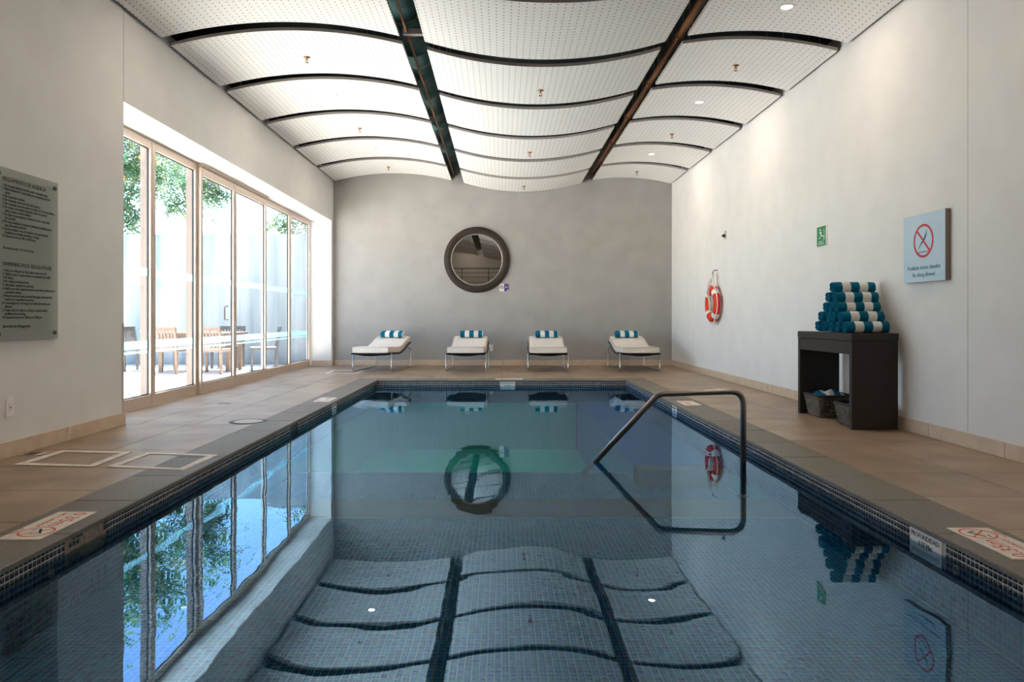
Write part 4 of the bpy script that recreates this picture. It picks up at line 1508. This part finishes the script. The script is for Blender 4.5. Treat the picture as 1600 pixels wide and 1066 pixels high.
tf = towel_fold()
LS = [(-2.41, 13.18, -8.0, 'beside the window pier', 'leftmost'), (-0.655, 13.18, -1.5, 'below the round mirror', 'second from left'),
      (0.87, 13.18, -1.5, 'right of the socket plate', 'second from right'), (2.575, 13.18, 0.5, 'in the corner by the white wall', 'rightmost')]
LL = ['cream cushioned lounger with steel sled legs beside the window pier, leftmost', 'cream cushioned lounger with steel sled legs standing below the round mirror',
      'cream cushioned lounger with steel sled legs, third from the window side', 'cream cushioned lounger with steel sled legs in the corner by the white wall']
for i, (x, y, a, wtxt, w2) in enumerate(LS):
    o = lounge if i == 0 else copy_tree(lounge)
    o.location = (x, y, 0)
    o.rotation_euler = (0, 0, math.radians(a))
    tag(o, LL[i], 'lounger', 'poolside loungers along the grey wall')
    t = bpy.data.objects.new('folded_towel', tf)
    COL.objects.link(t)
    R = Matrix.Rotation(math.radians(a), 4, 'Z')
    off = R @ Vector((-0.245 + (0.04 if i != 3 else 0.0), 1.37, 0.0))
    t.location = (x + off.x, y + off.y, 0.674)
    t.rotation_euler = (math.radians(17), 0, math.radians(a + (0, 1, 2, -2)[i]))
    tag(t, 'folded teal and white striped towel on the head of the %s lounger' % w2, 'towel', 'folded towels on the loungers')


# ------------------------------------------------------------------ depth plaques
def deck_plaque(cx, cy, xv, yv, label, w=0.44, h=0.195, near=True):
    r = empty('depth_plaque', label=label, cat='plaque')
    F = basis((cx, cy, 0.0035), xv, yv) @ Matrix.Translation((-w / 2, -h / 2, 0))
    o = MB().bevbox(0, w, 0, h, 0, 0.005, 0.001).build('plate', M['plaque'], r)
    o.data.transform(F)
    if not near:
        F = F @ Matrix.Translation((0, 0, 0.005))
        text('lettering', '1.20m', 0.08, F @ Matrix.Translation((0.04, 0.10, 0.0004)), M['redplaque'], r, thick=0.0003)
        flat('prohibition_ring', ring_polys(0.34, 0.1, 0.07, 0.058, 20), F, M['redplaque'], r, 0.0005)
        return r
    F = F @ Matrix.Translation((0, 0, 0.005))
    text('lettering', '0.35m', 0.095, F @ Matrix.Translation((0.02, 0.10, 0.0004)), M['redplaque'], r, thick=0.0003)
    text('lettering', 'NO CLAVADOS', 0.033, F @ Matrix.Translation((0.03, 0.045, 0.0004)), M['redplaque'], r, thick=0.0003)
    text('lettering', 'NO DIVING', 0.018, F @ Matrix.Translation((0.34, 0.008, 0.0004)), M['redplaque'], r, 'CENTER', thick=0.0003)
    flat('prohibition_ring', ring_polys(0.345, 0.108, 0.078, 0.069, 32) + [bar_poly(0.295, 0.16, 0.395, 0.055, 0.009)], F, M['redplaque'], r, 0.0005)
    flat('diver_symbol', [bar_poly(0.30, 0.10, 0.37, 0.14, 0.012), bar_poly(0.365, 0.14, 0.385, 0.10, 0.008), bar_poly(0.295, 0.082, 0.33, 0.075, 0.006)], F, M['black'], r, 0.0006)
    return r


deck_plaque(-2.166, 3.44, (0, -1, 0), (1, 0, 0), 'white depth plaque with red lettering on the near left coping', 0.46)
deck_plaque(2.203, 3.17, (0, 1, 0), (-1, 0, 0), 'white depth plaque with red lettering on the near right coping')
deck_plaque(-2.14, 8.72, (0, -1, 0), (1, 0, 0), 'white depth plaque on the left coping halfway along the pool', near=False)
deck_plaque(2.19, 8.36, (0, 1, 0), (-1, 0, 0), 'white depth plaque on the right coping behind the handrail', near=False)
deck_plaque(0.13, 11.68, (-1, 0, 0), (0, -1, 0), 'white depth plaque on the far coping', near=False)


def wall_plaque(F, w, label, txt):
    r = empty('depth_tile', label=label, cat='plaque')
    o = MB().box(0, w, -0.13, 0, -0.006, 0.004).build('plate', M['white'], r)
    o.data.transform(F)
    F = F @ Matrix.Translation((0, 0, 0.004))
    text('lettering', 'PROFUNDIDAD:', 0.034, F @ Matrix.Translation((w / 2, -0.038, 0.0005)), M['black'], r, 'CENTER', squeeze=0.92 * w / 0.25)
    text('lettering', txt, 0.034, F @ Matrix.Translation((w / 2, -0.074, 0.0005)), M['black'], r, 'CENTER', squeeze=0.92)
    return r


zp = -0.004
wall_plaque(basis((PX1, 3.535, zp - 0.018), *RIGHT), 0.255, 'white depth tile reading 0.35 in the near right pool wall', '0.35 Mts')
wall_plaque(basis((PX1, 8.45, zp - 0.018), *RIGHT), 0.2, 'white depth tile in the right pool wall behind the handrail', '1.20 Mts')
wall_plaque(basis((PX0, 8.48, zp - 0.018), *LEFT), 0.2, 'white depth tile in the left pool wall', '1.20 Mts')
wall_plaque(basis((-0.01, PY1, zp - 0.018), *BACK), 0.225, 'white depth tile in the far pool wall', '1.20 Mts')

# ------------------------------------------------------------------ floor tape squares, covers
TAPE = [([(-3.31, 4.87), (-2.73, 4.80), (-2.745, 5.33), (-3.305, 5.39)], 0.055, 'white taped square on the deck beside the left wall'),
        ([(-2.645, 4.80), (-2.08, 4.69), (-2.06, 5.22), (-2.62, 5.31)], 0.05, 'white taped square reaching onto the left coping'),
        ([(-3.16, 12.85), (-2.58, 12.86), (-2.60, 13.75), (-3.22, 13.74)], 0.06, 'white taped square beside the leftmost lounger')]
for pts, w, lab in TAPE:
    r = empty('floor_tape_square', label=lab, cat='tape')
    c = sum((Vector(p) for p in pts), Vector((0, 0))) / 4
    for i in range(4):
        a, b = Vector(pts[i]), Vector(pts[(i + 1) % 4])
        ia, ib = a + (c - a).normalized() * w * 1.5, b + (c - b).normalized() * w * 1.5
        q = [a, b, ib, ia]
        MB().add([(p.x, p.y, 0.0015) for p in q] + [(p.x, p.y, 0.0052) for p in q],
                 [(4, 5, 6, 7), (0, 1, 5, 4), (1, 2, 6, 5), (2, 3, 7, 6), (3, 0, 4, 7)]).build('tape_strip', M['tape'], r)
r = empty('skimmer_lid', (-2.345 - 0.09, 6.91, 0), label='round skimmer lid set in the left deck beside the coping', cat='lid')
MB().lathe([(0.15, 0.0), (0.15, 0.004), (0.137, 0.006), (0.18, 0.003)], seg=36).build('lid_ring', M['gasket'], r)
MB().lathe([(0.133, 0.0), (0.133, 0.005), (0.128, 0.006), (0.0, 0.006)], seg=36).build('lid_plate', M['lid'], r)
r = empty('floor_drain', (-3.23, 8.36, 0), label='small dark slot drain in the deck before the glass doors', cat='drain')
MB().box(-0.08, 0.08, -0.035, 0.035, 0, 0.004).build('drain_frame', M['lid'], r)
MB().box(-0.07, 0.07, -0.022, 0.022, 0.004, 0.005).build('drain_slot', M['gasket'], r)
r = empty('floor_drain', (-3.42, 5.26, 0), label='small plate drain beside the left skirting near the taped square', cat='drain')
MB().box(-0.08, 0.08, -0.06, 0.06, 0, 0.004).build('drain_frame', M['lid'], r)
MB().box(-0.06, 0.02, -0.05, 0.05, 0.004, 0.005).build('drain_slot', M['gasket'], r)

# ------------------------------------------------------------------ patio outside the glass
YP = 15.55
struct('floor_patio', MB().box(-30, XW - 0.12, -12, 40, -0.2, -0.01), M['patio'], 'sunlit pale patio paving outside the glass')
struct('wall_patio', MB().box(-30, XL - 0.3, YP, YP + 0.2, -0.1, 2.82), M['concrete'], 'stained pale patio wall outside the glass')
struct('wall_outer', MB().box(XL - 0.52, XL - 0.3, YB + 0.2, YP, -0.1, ZT), M['wall_white'], 'outer end of the building')


def patio_chair(loc, rz, label, m):
    r = empty('patio_chair', (*loc, -0.01), rz, label, 'chair', 'chairs round the patio table')
    for sx in (-1, 1):
        MB().box(sx * 0.24 - 0.022, sx * 0.24 + 0.022, -0.24, -0.20, 0, 0.44).build('leg', m, r)
        mb = MB()
        vs = []
        for (y, z) in ((0.20, 0.0), (0.22, 0.44), (0.28, 0.84)):
            vs += [(sx * 0.24 - 0.022, y, z), (sx * 0.24 + 0.022, y, z), (sx * 0.24 + 0.022, y + 0.04, z), (sx * 0.24 - 0.022, y + 0.04, z)]
        fs = [(3, 2, 1, 0), (8, 9, 10, 11)]
        for q in (0, 4):
            for i in range(4):
                j = (i + 1) % 4
                fs.append((q + i, q + j, q + j + 4, q + i + 4))
        mb.add(vs, fs).build('leg', m, r)
    bevel_mod(MB().box(-0.25, 0.25, -0.25, 0.24, 0.40, 0.45).build('seat', m, r), 0.01, 1)
    MB().box(-0.26, 0.26, 0.277, 0.318, 0.775, 0.845).build('top_rail', m, r)
    for k in range(7):
        x = -0.18 + k * 0.06
        MB().add([(x - 0.014, 0.235, 0.45), (x + 0.014, 0.235, 0.45), (x + 0.014, 0.29, 0.78), (x - 0.014, 0.29, 0.78), (x - 0.014, 0.25, 0.45), (x + 0.014, 0.25, 0.45), (x + 0.014, 0.305, 0.78), (x - 0.014, 0.305, 0.78)],
                 [(0, 1, 2, 3), (4, 5, 6, 7), (0, 4, 7, 3), (1, 5, 6, 2)]).build('back_slat', m, r)
    return r


tb = empty('patio_table', (-5.75, 13.75, -0.01), label='weathered wooden table on the patio outside the glass', cat='table')
bevel_mod(MB().box(-0.75, 0.75, -0.42, 0.42, 0.70, 0.74).build('table_top', M['teak'], tb), 0.006, 1)
MB().box(-0.66, 0.66, -0.34, 0.34, 0.63, 0.70).build('apron', M['teak'], tb)
for sx in (-1, 1):
    for sy in (-1, 1):
        MB().box(sx * 0.63 - 0.035, sx * 0.63 + 0.035, sy * 0.31 - 0.035, sy * 0.31 + 0.035, 0, 0.63).build('leg', M['teak'], tb)
patio_chair((-6.05, 13.05), PI, 'wooden patio chair with its back to the near glass', M['teak'])
patio_chair((-5.25, 13.10), PI * 0.98, 'wooden patio chair before the table, right of another chair', M['teak'])
patio_chair((-5.55, 14.55), 0.05, 'dark wooden patio chair behind the table', M['teakdark'])
patio_chair((-4.62, 13.95), -PI / 2 + 0.35, 'dark wooden patio chair at the right end of the table', M['teakdark'])
patio_chair((-6.85, 13.7), PI / 2, 'dark wooden patio chair at the left end of the table', M['teakdark'])


# trees beyond the wall
def tree(loc, height, blobs, n, label, seed, blossoms=()):
    rs = np.random.default_rng(seed)
    r = empty('tree', (*loc, 0), label=label, cat='tree', group='trees beyond the patio wall')
    base = Vector((*loc, 0))
    trunk = [Vector((0, 0, -0.1)), Vector((0.08, -0.03, height * 0.3)), Vector((-0.05, 0.05, height * 0.6)), Vector((0.05, 0, height))]
    MB().tube(trunk, [0.13, 0.10, 0.07, 0.03], 9).build('trunk', M['bark'], r, smooth=True)
    vs, fs, tint = [], [], []
    for (bx, by, bz, br, dens) in blobs:
        c = Vector((bx, by, bz)) - base
        st = Vector((0, 0, height * (0.45 + 0.3 * rs.random())))
        mid = (st + c) / 2 + Vector((0, 0, 0.25))
        MB().tube([st, mid, c, c + Vector((rs.normal() * 0.2, rs.normal() * 0.2, -0.3))], [0.045, 0.03, 0.016, 0.006], 6).build('branch', M['bark'], r, smooth=True)
        k = int(n * dens)
        for _ in range(k // 9):
            p = c + Vector(rs.normal(0, 0.45, 3)) * br
            d = Vector((rs.normal(), rs.normal(), -0.6 + 0.5 * rs.normal())).normalized()
            side = d.cross(Vector((0, 0, 1))).normalized()
            tn = rs.random()
            for q in range(9):            # a pinnate frond
                t = q / 8
                cpt = p + d * (0.32 * t) + Vector((0, 0, -0.10 * t * t))
                s = -1 if q % 2 else 1
                L_ = 0.13 * (1 - 0.4 * t)
                dirv = (side * s + d * 0.6 + Vector((0, 0, -0.25))).normalized()
                wv = dirv.cross(Vector((rs.normal() * 0.3, rs.normal() * 0.3, 1))).normalized() * 0.028
                o_ = len(vs)
                vs.extend([tuple(cpt), tuple(cpt + dirv * L_ * 0.5 + wv), tuple(cpt + dirv * L_), tuple(cpt + dirv * L_ * 0.5 - wv)])
                fs.append((o_, o_ + 1, o_ + 2, o_ + 3))
                tint.append(min(1, max(0, tn + rs.normal() * 0.15)))
    me = bpy.data.meshes.new('foliage')
    me.from_pydata(vs, [], fs)
    a = me.attributes.new('tint', 'FLOAT', 'FACE')
    a.data.foreach_set('value', tint)
    me.materials.append(M['leaf'])
    f = bpy.data.objects.new('foliage', me)
    COL.objects.link(f); f.parent = r
    f['kind'] = 'stuff'
    for (bx, by, bz) in blossoms:
        mb = MB()
        c = Vector((bx, by, bz)) - base
        for _ in range(60):
            p = c + Vector(rs.normal(0, 0.09, 3))
            u_ = Vector(rs.normal(0, 1, 3)).normalized() * 0.04
            w_ = Vector(rs.normal(0, 1, 3)).normalized() * 0.04
            mb.add([p - u_, p + w_, p + u_, p - w_], [(0, 1, 2, 3)])
        mb.build('blossom_cluster', M['blossom'], r, fix=False)['kind'] = 'stuff'
    return r


tree((-9.75, 17.6), 5.2, [(-8.9, 16.9, 4.9, 0.9, 1.2), (-9.6, 17.0, 4.0, 0.9, 1.0), (-8.3, 16.6, 4.4, 0.7, 0.9), (-8.7, 16.5, 3.4, 0.45, 0.6), (-8.0, 17.0, 5.4, 0.8, 0.9), (-9.3, 17.4, 5.9, 1.0, 0.8)], 2000,
     'leafy green tree beyond the patio wall, seen in the nearest panes', 1, [(-8.05, 16.4, 4.75), (-8.75, 16.3, 4.2)])
K = 1.25
far = lambda x, y, z, r_, d_: (x * K, y * K, 1 + (z - 1) * K, r_ * K, d_)
tree((-7.66 * K, 17.9 * K), 6.8, [far(-7.7, 16.8, 4.6, 0.8, 1.0), far(-7.2, 17.0, 4.25, 0.7, 0.8), far(-6.75, 16.8, 4.05, 0.40, 0.5), far(-6.9, 17.2, 5.0, 0.7, 0.9), far(-7.75, 17.0, 3.75, 0.30, 0.3)], 2300,
     'green tree with hanging fronds beyond the patio wall, seen over the handle door', 2, [(-7.5 * K, 16.6 * K, 1 + 4.0 * K)])
tree((-5.0, 18.6), 4.6, [(-5.6, 18.2, 3.45, 0.35, 0.5), (-5.0, 18.2, 3.5, 0.4, 0.5), (-4.9, 18.5, 4.0, 0.5, 0.4)], 1300, 'small green tree beyond the patio wall near the white pier', 3)
